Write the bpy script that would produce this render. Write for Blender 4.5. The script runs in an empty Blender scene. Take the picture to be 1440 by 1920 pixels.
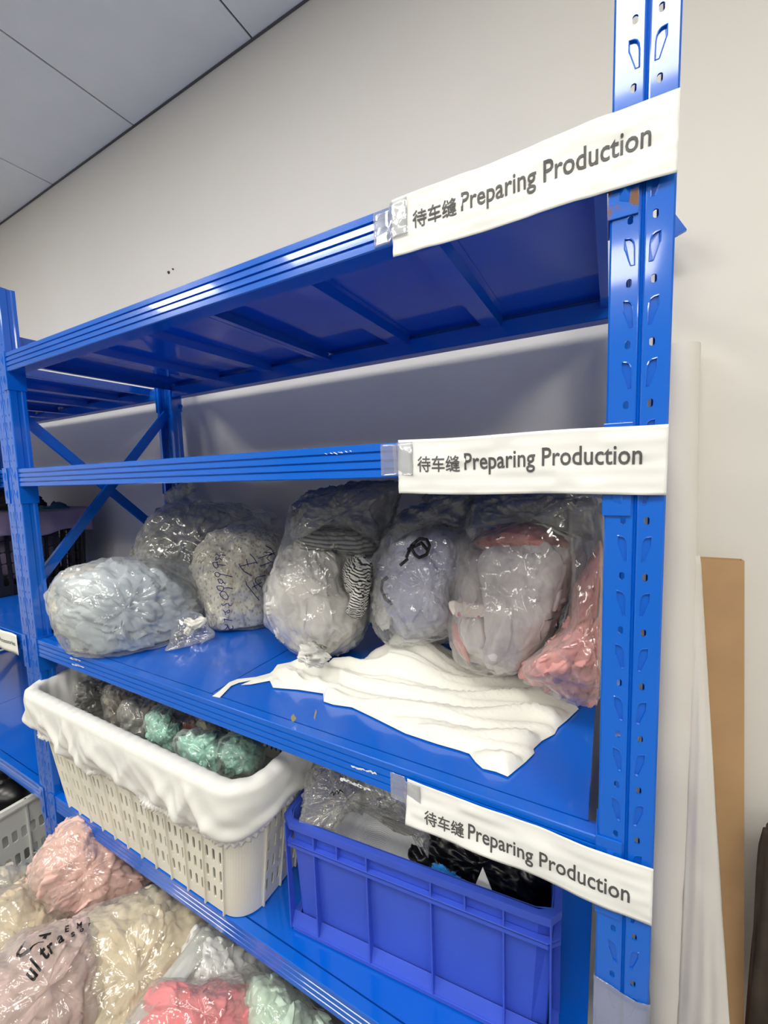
import bpy, bmesh, math, random
import numpy as np
from mathutils import Vector, Matrix
from mathutils.geometry import delaunay_2d_cdt
from mathutils.bvhtree import BVHTree
scn = bpy.context.scene
COL = scn.collection
random.seed(7)

# ------------------------------------------------------------ camera, world, lights, exposure
FPX = 773.18
CAM = np.array([-0.05068, -0.50204, 1.480])
cF = np.array([-0.47862943, 0.87303258, -0.09342368])
cR = np.array([0.87782274, 0.47804518, -0.03000067])
cU = np.array([-0.01846918, 0.09636863, 0.99517434])
cd = bpy.data.cameras.new('camera'); cam = bpy.data.objects.new('camera', cd); COL.objects.link(cam)
cd.sensor_fit = 'HORIZONTAL'; cd.sensor_width = 36.0; cd.lens = FPX / 1440 * 36; cd.clip_start = 0.02
cam.matrix_world = Matrix(((cR[0], cU[0], -cF[0], CAM[0]), (cR[1], cU[1], -cF[1], CAM[1]), (cR[2], cU[2], -cF[2], CAM[2]), (0, 0, 0, 1)))
scn.camera = cam
w = bpy.data.worlds.new('room_air'); scn.world = w; w.use_nodes = True
w.node_tree.nodes['Background'].inputs[0].default_value = (0.9, 0.95, 1, 1)
w.node_tree.nodes['Background'].inputs[1].default_value = 0.3
scn.view_settings.view_transform = 'Standard'; scn.view_settings.look = 'None'
scn.view_settings.exposure = 0.0; scn.view_settings.gamma = 1.0; scn.view_settings.use_curve_mapping = False
LAMP = 19.0          # brightness of the ceiling light panels

def ray(x, y): return cF + cR * (x - 720) / FPX - cU * (y - 960) / FPX
def IA(dx, dy): return cR * dx - cU * dy      # a direction across the view, for the run of folds
def on(x, y, ax, v):
    d = ray(x, y); return CAM + d * ((v - CAM[ax]) / d[ax])

# ------------------------------------------------------------ small helpers
def P(v): return tuple(float(a) for a in v)
class MB:
    def __init__(s): s.v = []; s.f = []
    def add(s, vs, fs):
        b = len(s.v); s.v += [tuple(map(float, v)) for v in vs]; s.f += [tuple(b + i for i in f) for f in fs]; return s
    def box(s, a, b):
        x0, y0, z0 = a; x1, y1, z1 = b
        return s.add([(x0, y0, z0), (x1, y0, z0), (x1, y1, z0), (x0, y1, z0), (x0, y0, z1), (x1, y0, z1), (x1, y1, z1), (x0, y1, z1)],
                     [(0, 3, 2, 1), (4, 5, 6, 7), (0, 1, 5, 4), (1, 2, 6, 5), (2, 3, 7, 6), (3, 0, 4, 7)])
    def extrude_x(s, prof, x0, x1):      # closed profile of (y, z) swept along x, capped
        n = len(prof)
        s.add([(x0, y, z) for y, z in prof] + [(x1, y, z) for y, z in prof],
              [(i, (i + 1) % n, n + (i + 1) % n, n + i) for i in range(n)] + [tuple(range(n))[::-1], tuple(range(n, 2 * n))]); return s
    def tube(s, pts, r, n=8, cap=True):
        pts = [Vector(P(p)) for p in pts]; rs = r if isinstance(r, (list, tuple)) else [r] * len(pts)
        up = None; b = len(s.v)
        for i, p in enumerate(pts):
            t = (pts[min(i + 1, len(pts) - 1)] - pts[max(i - 1, 0)]).normalized()
            if up is None: up = t.orthogonal().normalized()
            up = (up - t * up.dot(t)).normalized(); sd = t.cross(up)
            for k in range(n):
                a = 2 * math.pi * k / n
                s.v.append(tuple(p + (up * math.cos(a) + sd * math.sin(a)) * rs[i]))
        for i in range(len(pts) - 1):
            for k in range(n):
                s.f.append((b + i * n + k, b + i * n + (k + 1) % n, b + (i + 1) * n + (k + 1) % n, b + (i + 1) * n + k))
        if cap:
            s.f.append(tuple(b + k for k in range(n))[::-1]); s.f.append(tuple(b + (len(pts) - 1) * n + k for k in range(n)))
        return s
    def grid(s, G, closed_u=False, closed_v=False):   # G [i][j] -> points
        G = np.asarray(G, float); n, m = G.shape[:2]; b = len(s.v)
        s.v += [tuple(p) for p in G.reshape(-1, 3).tolist()]
        for i in range(n if closed_u else n - 1):
            for j in range(m if closed_v else m - 1):
                s.f.append((b + i * m + j, b + i * m + (j + 1) % m, b + ((i + 1) % n) * m + (j + 1) % m, b + ((i + 1) % n) * m + j))
        return s
    def obj(s, name, mat, parent=None, smooth=False, **props):
        me = bpy.data.meshes.new(name); me.from_pydata(s.v, [], s.f); me.validate()
        bm = bmesh.new(); bm.from_mesh(me)
        bmesh.ops.recalc_face_normals(bm, faces=bm.faces[:]); bm.to_mesh(me); bm.free()
        o = bpy.data.objects.new(name, me); COL.objects.link(o)
        for m in (mat if isinstance(mat, list) else [mat]): me.materials.append(m)
        if smooth: me.polygons.foreach_set('use_smooth', [True] * len(me.polygons))
        if parent is not None: o.parent = parent
        for k, v in props.items(): o[k] = v
        return o
def tag(o, label, cat, group=None):
    o['label'] = label; o['category'] = cat
    if group: o['group'] = group
    return o
def empty(name, loc, label, cat, group=None):
    o = bpy.data.objects.new(name, None); COL.objects.link(o); o.empty_display_size = .05
    o.location = P(loc); return tag(o, label, cat, group)
def adopt(root, *objs):
    """parent world-space meshes under a root that stands elsewhere"""
    for o in objs:
        o.parent = root; o.matrix_parent_inverse = Matrix.Translation(root.location).inverted()
def bevel(o, wd, seg=2, ang=0.6):
    m = o.modifiers.new('bevel', 'BEVEL'); m.width = wd; m.segments = seg; m.limit_method = 'ANGLE'; m.angle_limit = ang
    return o
def solid(o, t, off=0.0):
    m = o.modifiers.new('thickness', 'SOLIDIFY'); m.thickness = t; m.offset = off; return o
def pip(x, y, poly):
    c = False; n = len(poly)
    for i in range(n):
        x1, y1 = poly[i]; x2, y2 = poly[(i + 1) % n]
        if (y1 > y) != (y2 > y) and x < (x2 - x1) * (y - y1) / (y2 - y1) + x1: c = not c
    return c
def cell_tris(rect, holes):              # rectangle (x0, z0, x1, z1) with polygon holes -> points, triangles
    x0, z0, x1, z1 = rect
    pts = [Vector((x0, z0)), Vector((x1, z0)), Vector((x1, z1)), Vector((x0, z1))]; faces = [[0, 1, 2, 3]]; edges = []
    for i in range(4): edges.append((i, (i + 1) % 4))
    for h in holes:
        b = len(pts); pts += [Vector(p) for p in h]; edges += [(b + i, b + (i + 1) % len(h)) for i in range(len(h))]
    r = delaunay_2d_cdt(pts, edges, [], 0, 1e-7)
    V = [tuple(v) for v in r[0]]; F = []
    for f in r[2]:
        cx = sum(V[i][0] for i in f) / len(f); cz = sum(V[i][1] for i in f) / len(f)
        if not any(pip(cx, cz, h) for h in holes): F.append(tuple(f))
    return V, F

# ---- vectorised noise
_rng = np.random.RandomState(3); _T = _rng.rand(4096)
def vnoise(p, seed=0):
    i = np.floor(p).astype(np.int64); f = p - i; f = f * f * f * (f * (f * 6 - 15) + 10)
    def h(a, b, c): return _T[(a * 73856093 ^ b * 19349663 ^ c * 83492791 ^ (seed * 7919 + 11)) & 4095]
    x, y, z = i[:, 0], i[:, 1], i[:, 2]; r = 0
    for a in (0, 1):
        for b in (0, 1):
            for c in (0, 1):
                r = r + h(x + a, y + b, z + c) * (f[:, 0] if a else 1 - f[:, 0]) * (f[:, 1] if b else 1 - f[:, 1]) * (f[:, 2] if c else 1 - f[:, 2])
    return r * 2 - 1
def warp(p, s, a, seed):
    return p + a * np.stack([vnoise(p * s, seed), vnoise(p * s + 17.3, seed + 1), vnoise(p * s + 41.7, seed + 2)], 1)
def creases(p, seed, cell, axis=None, stretch=1.0, w=0.25):
    """puffy cells parted by sharp creases: 0 in a crease, 1 on a puff"""
    q = warp(p, .7 / cell, .45 * cell, seed + 50)
    if axis is not None:
        a = np.array(axis, float); a /= np.linalg.norm(a); q = q - np.outer(q @ a, a) * (1 - 1 / stretch)
    q = q / cell; i0 = np.floor(q).astype(np.int64)
    F1 = np.full(len(q), 9.0); F2 = np.full(len(q), 9.0)
    for dx in (-1, 0, 1):
        for dy in (-1, 0, 1):
            for dz in (-1, 0, 1):
                c = i0 + (dx, dy, dz); k = (c[:, 0] * 73856093 ^ c[:, 1] * 19349663 ^ c[:, 2] * 83492791 ^ seed * 977)
                o = np.stack([_T[k & 4095], _T[(k >> 3) * 31 + 7 & 4095], _T[(k >> 5) * 17 + 3 & 4095]], 1)
                d = np.linalg.norm(c + o - q, axis=1); n = np.minimum(F1, d); F2 = np.where(d < F1, F1, np.minimum(F2, d)); F1 = n
    return 1 - np.exp(-(F2 - F1) / w)
def shards(p, seed, cell, axis=None, stretch=1.0, tilt=1.0):
    """layered crumpled pieces: every cell is a flat flap with its own height and slant, so edges step like folds"""
    q = warp(p, .8 / cell, .5 * cell, seed + 20)
    if axis is not None:
        a = np.array(axis, float); a /= np.linalg.norm(a); q = q - np.outer(q @ a, a) * (1 - 1 / stretch)
    q = q / cell; i0 = np.floor(q).astype(np.int64); best = np.full(len(q), 9.0); h = np.zeros(len(q))
    for dx in (-1, 0, 1):
        for dy in (-1, 0, 1):
            for dz in (-1, 0, 1):
                c = i0 + (dx, dy, dz); k = (c[:, 0] * 73856093 ^ c[:, 1] * 19349663 ^ c[:, 2] * 83492791 ^ seed * 977)
                o = np.stack([_T[k & 4095], _T[(k >> 3) * 31 + 7 & 4095], _T[(k >> 5) * 17 + 3 & 4095]], 1)
                v = q - c - o; d = np.linalg.norm(v, axis=1)
                g = np.stack([_T[(k >> 2) * 13 + 5 & 4095], _T[(k >> 4) * 23 + 9 & 4095], _T[(k >> 6) * 37 + 1 & 4095]], 1) * 2 - 1
                hh = (_T[(k >> 1) * 7 + 2 & 4095] - .5) + tilt * (v * g).sum(1); m = d < best; best = np.where(m, d, best); h = np.where(m, hh, h)
    return h
def facets(p, seed, cell):
    q = warp(p, .8 / cell, .4 * cell, seed + 9); h = 0
    r = np.random.RandomState(seed)
    for k in range(6):
        d = r.randn(3); d /= np.linalg.norm(d); t = (q @ d) / (cell * r.uniform(.6, 1.8)) + r.rand()
        h = h + np.abs(t - np.floor(t) - .5) * 2
    return h / 6

# ------------------------------------------------------------ materials (all procedural)
def newmat(name):
    m = bpy.data.materials.new(name); m.use_nodes = True; nt = m.node_tree
    return m, nt, nt.nodes['Principled BSDF']
def L(nt, a, b): nt.links.new(a, b)
def tex(nt, kind, scale=5, coord='Object', **kw):
    t = nt.nodes.new('ShaderNodeTex' + kind); c = nt.nodes.new('ShaderNodeTexCoord')
    L(nt, c.outputs[coord], t.inputs['Vector'])
    if 'Scale' in t.inputs: t.inputs['Scale'].default_value = scale
    for k, v in kw.items(): t.inputs[k].default_value = v
    return t
def ramp(nt, src, stops):
    r = nt.nodes.new('ShaderNodeValToRGB'); e = r.color_ramp.elements
    while len(e) < len(stops): e.new(0.5)
    for i, (p, c) in enumerate(stops):
        e[i].position = p; e[i].color = (*c, 1) if len(c) == 3 else c
    L(nt, src, r.inputs[0]); return r
def bump(nt, b, src, strength, dist=.002, prev=None):
    n = nt.nodes.new('ShaderNodeBump'); n.inputs['Strength'].default_value = strength; n.inputs['Distance'].default_value = dist
    L(nt, src, n.inputs['Height'])
    if prev: L(nt, prev.outputs[0], n.inputs['Normal'])
    L(nt, n.outputs[0], b.inputs['Normal']); return n
def simple(name, col, rough=.5, metal=0, var=0.0, vs=8, bumps=0, bs=80, bd=.001, spec=.5, sss=0):
    m, nt, b = newmat(name); b.inputs['Roughness'].default_value = rough; b.inputs['Metallic'].default_value = metal
    b.inputs['Specular IOR Level'].default_value = spec
    if var:
        t = tex(nt, 'Noise', vs, Detail=5); c = np.array(col)
        r = ramp(nt, t.outputs['Fac'], [(.3, tuple(np.clip(c * (1 - var), 0, 1))), (.7, tuple(np.clip(c * (1 + var), 0, 1)))]); L(nt, r.outputs[0], b.inputs['Base Color'])
    else: b.inputs['Base Color'].default_value = (*col, 1)
    if bumps: bump(nt, b, tex(nt, 'Noise', bs, Detail=4).outputs['Fac'], bumps, bd)
    return m
def blue_paint(name, col=(0.001, .115, .60), rough=.22, wear=0.0):
    m, nt, b = newmat(name); b.inputs['Roughness'].default_value = rough
    b.inputs['Specular IOR Level'].default_value = .5
    t = tex(nt, 'Noise', 3, Detail=6); c = np.array(col)
    r = ramp(nt, t.outputs['Fac'], [(.3, tuple(c * .93)), (.7, tuple(c * 1.05))])
    if wear:
        t2 = tex(nt, 'Noise', 30, Detail=8, Roughness=.7); r2 = ramp(nt, t2.outputs['Fac'], [(.62 - wear, (0, 0, 0)), (.66 - wear, (1, 1, 1))])
        mx = nt.nodes.new('ShaderNodeMixRGB'); L(nt, r2.outputs[0], mx.inputs[0]); L(nt, r.outputs[0], mx.inputs[1]); mx.inputs[2].default_value = (.16, .075, .04, 1)
        L(nt, mx.outputs[0], b.inputs['Base Color'])
    else: L(nt, r.outputs[0], b.inputs['Base Color'])
    b.inputs['Specular IOR Level'].default_value = .25; b.inputs['Coat Weight'].default_value = .85; b.inputs['Coat Roughness'].default_value = .07
    t3 = tex(nt, 'Noise', 22, Detail=3); n1 = bump(nt, b, t3.outputs['Fac'], .12, .002)
    t4 = tex(nt, 'Noise', 260, Detail=2); bump(nt, b, t4.outputs['Fac'], .05, .0006, n1)
    return m
BLUE = blue_paint('glossy blue enamel'); BLUEP = blue_paint('blue shelf enamel', (0.001, .110, .60), .24)
RUST = blue_paint('blue enamel with rust', wear=.14)
WALL = simple('cream wall paint', (.80, .77, .715), .75, var=.03, vs=1.3, bumps=.25, bs=420, bd=.0006)
CEIL = simple('ceiling tile', (.88, .89, .84), .7, var=.02)
GRIDM = simple('ceiling seam metal', (.10, .10, .10), .5)
SIDE = simple('grey side wall paint', (.72, .70, .65), .8)
FLOOR = simple('grey floor', (.20, .196, .185), .4, var=.1)
PAPER = simple('white paper', (.78, .78, .76), .55, bumps=.25, bs=14, bd=.003)
PAPER2 = simple('cream label paper', (.82, .82, .76), .55)
INK = simple('dark grey print', (.075, .075, .075), .6)
INKB = simple('black print', (.006, .006, .006), .3)
PEN = simple('blue pen', (.02, .025, .16), .5)
CARD = simple('brown cardboard', (.50, .31, .155), .8, var=.06, vs=14)
CARD_SHADE = simple('shaded cardboard inside', (.12, .075, .04), .9)  # darkened copy of the cardboard: shade inside the carton put into the colour
ROLL = simple('white paper roll', (.79, .75, .705), .5, var=.02, vs=4, bumps=.12, bs=9, bd=.006)
WPLA = simple('ivory plastic', (.78, .755, .655), .42, var=.03, vs=6)
WPLA2 = simple('white plastic', (.72, .72, .68), .42)
TOTE = simple('periwinkle blue plastic', (.045, .10, .60), .42, var=.08, vs=7, bumps=.06, bs=40)
BPLA = simple('black plastic', (.012, .011, .013), .45)
BROWN = simple('dark brown cloth', (.07, .05, .035), .9, var=.3, vs=20)
STEEL = simple('steel', (.6, .6, .6), .3, 1)
SCUFF = simple('bare scuffed paint', (.72, .75, .78), .6, var=.15, vs=200)
DIRT = simple('dried glue', (.28, .24, .12), .7)
def fabric(name, col, var=.12, vs=12, rough=.85, weave=900, sheen=.2, stripes=None, dots=None, col2=None):
    m, nt, b = newmat(name); b.inputs['Roughness'].default_value = rough; b.inputs['Specular IOR Level'].default_value = .2
    b.inputs['Sheen Weight'].default_value = sheen
    c = np.array(col); t = tex(nt, 'Noise', vs, Detail=4)
    r = ramp(nt, t.outputs['Fac'], [(.35, tuple(np.clip(c * (1 - var), 0, 1))), (.65, tuple(np.clip(c * (1 + var * .4), 0, 1)) if col2 is None else col2)])
    out = r.outputs[0]
    if dots:     # printed sprigs: cells of small voronoi blotches in several colours
        for (sc, lo, hi, dc, off) in dots:
            v = nt.nodes.new('ShaderNodeTexVoronoi'); v.inputs['Scale'].default_value = sc; v.inputs['Randomness'].default_value = 1
            cc = nt.nodes.new('ShaderNodeTexCoord'); mp = nt.nodes.new('ShaderNodeMapping'); mp.inputs['Location'].default_value = (off, off * 2, off * 3); mp.inputs['Scale'].default_value = (1, 1, .6)
            mp.inputs['Rotation'].default_value = (off, off, 0)
            L(nt, cc.outputs['Object'], mp.inputs[0]); L(nt, mp.outputs[0], v.inputs['Vector'])
            rr = ramp(nt, v.outputs['Distance'], [(lo, (1, 1, 1)), (hi, (0, 0, 0))]); mx = nt.nodes.new('ShaderNodeMixRGB')
            L(nt, rr.outputs[0], mx.inputs[0]); L(nt, out, mx.inputs[1]); mx.inputs[2].default_value = (*dc, 1); out = mx.outputs[0]
    if stripes:
        sc, dc, rot = stripes; wv = nt.nodes.new('ShaderNodeTexWave'); wv.inputs['Scale'].default_value = sc; wv.inputs['Distortion'].default_value = .7; wv.inputs['Detail'].default_value = 0; wv.inputs['Detail Scale'].default_value = .4
        cc = nt.nodes.new('ShaderNodeTexCoord'); mp = nt.nodes.new('ShaderNodeMapping'); mp.inputs['Rotation'].default_value = rot
        L(nt, cc.outputs['Object'], mp.inputs[0]); L(nt, mp.outputs[0], wv.inputs['Vector'])
        rr = ramp(nt, wv.outputs['Fac'], [(.55, (0, 0, 0)), (.65, (1, 1, 1))]); mx = nt.nodes.new('ShaderNodeMixRGB')
        L(nt, rr.outputs[0], mx.inputs[0]); L(nt, out, mx.inputs[1]); mx.inputs[2].default_value = (*dc, 1); out = mx.outputs[0]
    L(nt, out, b.inputs['Base Color'])
    t2 = tex(nt, 'Noise', 35, Detail=5); n = bump(nt, b, t2.outputs['Fac'], .35, .004)
    t3 = tex(nt, 'Noise', weave, Detail=1); bump(nt, b, t3.outputs['Fac'], .2, .0008, n)
    return m
def film(name, tint=(.93, .93, .91), base=.035, crease=.32, rough=.14, edge=.30, seed=0.0, scale=14):
    """thin clear polythene: see-through, milky along creases and edges, glossy"""
    m, nt, b = newmat(name); b.inputs['Base Color'].default_value = (*tint, 1); b.inputs['Roughness'].default_value = rough
    b.inputs['Specular IOR Level'].default_value = .8
    c = nt.nodes.new('ShaderNodeTexCoord'); mp = nt.nodes.new('ShaderNodeMapping'); mp.inputs['Location'].default_value = (seed, seed * 1.7, seed * 2.3); L(nt, c.outputs['Object'], mp.inputs[0])
    v = nt.nodes.new('ShaderNodeTexNoise'); v.inputs['Scale'].default_value = scale; v.inputs['Detail'].default_value = 6; v.inputs['Roughness'].default_value = .6; v.inputs['Distortion'].default_value = 1.6
    v.noise_type = 'RIDGED_MULTIFRACTAL'; L(nt, mp.outputs[0], v.inputs['Vector'])
    r = ramp(nt, v.outputs['Fac'], [(.45, (0, 0, 0)), (1.0, (1, 1, 1))])
    lw = nt.nodes.new('ShaderNodeLayerWeight'); lw.inputs['Blend'].default_value = .35
    def mth(op, a, bb):
        n = nt.nodes.new('ShaderNodeMath'); n.operation = op
        for i, x in enumerate((a, bb)):
            if isinstance(x, (int, float)): n.inputs[i].default_value = x
            else: L(nt, x, n.inputs[i])
        n.use_clamp = True if op == 'ADD' else False
        return n.outputs[0]
    f = mth('ADD', mth('ADD', base, mth('MULTIPLY', r.outputs[0], crease)), mth('MULTIPLY', lw.outputs['Facing'], edge))
    bn = bump(nt, b, v.outputs['Fac'], .8, .007)
    v2 = nt.nodes.new('ShaderNodeTexVoronoi'); v2.inputs['Scale'].default_value = scale * 2.2; L(nt, mp.outputs[0], v2.inputs['Vector']); bump(nt, b, v2.outputs['Distance'], .35, .006, bn)
    tr = nt.nodes.new('ShaderNodeBsdfTransparent'); tr.inputs[0].default_value = (.97, .97, .96, 1)
    b.inputs['Specular IOR Level'].default_value = 0
    mx = nt.nodes.new('ShaderNodeMixShader'); L(nt, f, mx.inputs[0]); L(nt, tr.outputs[0], mx.inputs[1]); L(nt, b.outputs[0], mx.inputs[2])
    gl = nt.nodes.new('ShaderNodeBsdfGlossy'); gl.inputs['Roughness'].default_value = rough * .7; gl.inputs[0].default_value = (1, 1, 1, 1)
    fz = nt.nodes.new('ShaderNodeFresnel'); fz.inputs[0].default_value = 1.65
    nn = b.inputs['Normal'].links[0].from_socket; L(nt, nn, gl.inputs['Normal']); L(nt, nn, fz.inputs['Normal'])
    m2 = nt.nodes.new('ShaderNodeMixShader'); L(nt, mth('MINIMUM', fz.outputs[0], .5), m2.inputs[0]); L(nt, mx.outputs[0], m2.inputs[1]); L(nt, gl.outputs[0], m2.inputs[2])
    L(nt, m2.outputs[0], nt.nodes['Material Output'].inputs[0]); return m
FILM = film('clear polythene'); FILM2 = film('milky polythene', (.80, .80, .74), .13, .38, edge=.35, seed=3); FILMG = film('grey polythene', (.30, .30, .285), .42, .3, edge=.3, seed=5); FILMO = film('olive grey polythene', (.50, .50, .43), .45, .35, edge=.3, seed=6)
TAPE = film('clear tape', (.75, .8, .95), .14, .2, .2, .05, 9, 16)
KNOT = film('bunched polythene', (.85, .84, .78), .55, .4, .15, .3, 2, 30)

# ------------------------------------------------------------ room
XL, XR, YB, YF, ZC = -4.6, 2.4, .571, -4.4, 2.842
def slab(name, a, b, mat, **k): return MB().box(a, b).obj(name, mat, kind='structure', **k)
slab('floor', (XL, YF, -.08), (XR, YB, 0), FLOOR)
slab('wall_back', (XL, YB, 0), (XR, YB + .12, ZC + .3), WALL)
slab('wall_left', (XL - .12, YF, 0), (XL, YB, ZC + .3), SIDE)
slab('wall_right', (XR, YF, 0), (XR + .12, YB, ZC + .3), SIDE)
slab('wall_front', (XL, YF - .12, 0), (XR, YF, ZC + .3), simple('dark grey front wall paint', (.34, .34, .33), .8))
ceil = bpy.data.objects.new('ceiling', None); COL.objects.link(ceil); ceil['kind'] = 'structure'
MB().box((XL, YF, ZC + .1), (XR, YB, ZC + .16)).obj('ceiling_slab', CEIL, ceil)
LIGHTM, nt, b = newmat('lit diffuser'); b.inputs['Base Color'].default_value = (.9, .9, .9, 1)
b.inputs['Emission Color'].default_value = (1, .972, .905, 1); b.inputs['Emission Strength'].default_value = LAMP
ys = [YB, -.19, -.79, -1.39, -1.99, -2.59, -3.19, -3.79, YF]
xs = [-.425 + .63 * k for k in range(-6, 5)]; xs = [XL] + [x for x in xs if XL + .1 < x < XR - .1] + [XR]
gap = .0035
for i in range(len(xs) - 1):
    for j in range(len(ys) - 1):
        x0, x1, y1, y0 = xs[i] + gap, xs[i + 1] - gap, ys[j] - (gap if j else 0), ys[j + 1] + gap
        cx = (x0 + x1) / 2
        lit = (j in (2, 5)) and min(abs(cx - c) for c in (-.11, -1.37, -2.63, 1.15)) < .1
        o = MB().box((x0, y0, ZC), (x1, y1, ZC + .012)).obj('ceiling_tile' if not lit else 'ceiling_lamp', LIGHTM if lit else CEIL, ceil)
for x in xs[1:-1]: MB().box((x - .012, YF, ZC + .004), (x + .012, YB, ZC + .02)).obj('ceiling_runner', GRIDM, ceil)
for y in ys[1:-1]: MB().box((XL, y - .012, ZC + .0045), (XR, y + .012, ZC + .02)).obj('ceiling_runner', GRIDM, ceil)
MB().box((XL, YB - .006, ZC - .004), (XR, YB, ZC + .002)).obj('trim_1', GRIDM, kind='structure')
for (px, py, r) in ((317, 511, .0052), (325, 505, .003)):
    c = on(px, py, 1, YB); m = MB(); m.tube([(c[0], YB + .001, c[2]), (c[0], YB - .003, c[2]), (c[0] + .001, YB - .006, c[2])], [r * 1.2, r, r * .5], 10)
    tag(m.obj('wall_plug', simple('dark plug', (.05, .045, .04), .6)), ('larger' if r > .004 else 'smaller') + ' dark plug in the wall above the top shelf', 'wall plug')

# ------------------------------------------------------------ rack
SH = [1.820, 1.521, 1.051, .587, .125]     # beam top heights
rack = empty('storage_rack', (-.74, .25, 0), 'blue enamelled steel storage rack with ribbed beams and perforated posts', 'shelf rack')
def rk(o): adopt(rack, o); return o
TD = [(.5, .5), (.5, .12), (.42, .06), (-.02, -.46), (-.08, -.5), (-.48, -.5), (-.46, .1), (-.40, .28), (-.25, .41), (0, .48), (.3, .5)]
def post(name, x0, x1, cols, yf, flip, grooves, ztop=1.985, tdw=.0105, hw=.0037, lod=False):
    """perforated upright; cols = [(centre x, mirrored)]; face on y = yf, looking to -y (or +y when flipped)"""
    s = 1 if not flip else -1
    M = MB(); D = .036
    edges = [x0 + .0018]
    cs = sorted(cols); bounds = []
    for k in range(len(cs) - 1): bounds.append((cs[k][0] + cs[k + 1][0]) / 2)
    seg = []; lo = x0 + .0018
    for k, (cx, mir) in enumerate(cs):
        g = k < len(bounds) and k in grooves
        hi = (bounds[k] - (.0030 if g else 0)) if k < len(bounds) else x1 - .0018
        seg.append((lo, hi, cx, mir)); lo = (bounds[k] + (.0030 if g else 0)) if k < len(bounds) else None
    zt = 1.9027; nn = int((zt + .03) / .06)
    for (a, b_, cx, mir) in seg:
        mm = -1 if mir else 1
        hole = [(cx + hw * math.cos(t), (.0017 if math.sin(t) > 0 else -.0017) + hw * math.sin(t)) for t in [2 * math.pi * (q + .5) / 12 for q in range(12)]]
        td = [(cx + mm * px * tdw, -.030 + pz * .028) for px, pz in TD]
        if mm < 0: td = td[::-1]
        V, F = cell_tris((a, -.045, b_, .015), [hole, td])
        for i in range(-1, nn + 1):
            zc = zt - .06 * i
            if zc + .015 > ztop + .001:
                M.add([(a, yf, zc - .045 if zc - .045 > 0 else 0), (b_, yf, zc - .045), (b_, yf, ztop), (a, yf, ztop)], [(0, 1, 2, 3)]) if zc - .045 < ztop else None
                continue
            if zc - .045 < 0: break
            M.add([(x, yf, zc + z) for x, z in V], F)
            n = len(td); dep = .0028 * s
            M.add([(x, yf, zc + z) for x, z in td] + [(cx + (x - cx) * .86, yf + dep, zc - .03 + (z + .03) * .94) for x, z in td],
                  [(k, (k + 1) % n, n + (k + 1) % n, n + k) for k in range(n)] + [tuple(range(n, 2 * n))])
            n = len(hole); M.add([(x, yf, zc + z) for x, z in hole] + [(x, yf + .002 * s, zc + z) for x, z in hole], [(k, (k + 1) % n, n + (k + 1) % n, n + k) for k in range(n)])
        M.add([(a, yf, 0), (b_, yf, 0), (b_, yf, .06), (a, yf, .06)], [(0, 1, 2, 3)])
    def strip(pts, z0=0, z1=ztop):
        n = len(pts); M.add([(x, yf + s * y, z0) for x, y in pts] + [(x, yf + s * y, z1) for x, y in pts], [(i, i + 1, n + i + 1, n + i) for i in range(n - 1)])
    for k in grooves:
        g = bounds[k]; strip([(g - .003, 0), (g - .0022, .0022), (g - .0008, .0024), (g, .001), (g + .0008, .0024), (g + .0022, .0022), (g + .003, 0)])
    for (xe, sg) in ((x0, 1), (x1, -1)):
        strip([(xe + sg * .0018, 0), (xe, .0018), (xe, D * .45), (xe + sg * .002, D * .52), (xe + sg * .002, D * .72), (xe, D * .8), (xe, D), (xe + sg * .013, D), (xe + sg * .013, D - .007)])
    o = M.obj(name, BLUE); solid(o, .0012, 1 if False else -1)
    return rk(o)
post('post', -.055, 0, [(-.0372, True), (-.0160, False)], 0, False, [0])
post('post', -1.518, -1.432, [(-1.503, True), (-1.4835, False), (-1.465, True), (-1.445, False)], 0, False, [1], tdw=.006, hw=.0026)
post('post', -.055, 0, [(-.0372, True), (-.0160, False)], .497, True, [0])
post('post', -1.518, -1.432, [(-1.503, True), (-1.4835, False), (-1.465, True), (-1.445, False)], .497, True, [1], tdw=.006, hw=.0026)
post('post', -2.985, -2.93, [(-2.967, True), (-2.946, False)], 0, False, [0])
post('post', -2.985, -2.93, [(-2.967, True), (-2.946, False)], .497, True, [0])
for x in (-.0275, -1.475, -2.9575):
    for y in (.018, .479):
        hw_ = .034 if abs(x + 1.475) > .1 else .05
        foot = rk(bevel(MB().box((x - hw_, y - .03, 0), (x + hw_, y + .03, .006)).obj('foot_plate', BLUE), .002))

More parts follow.
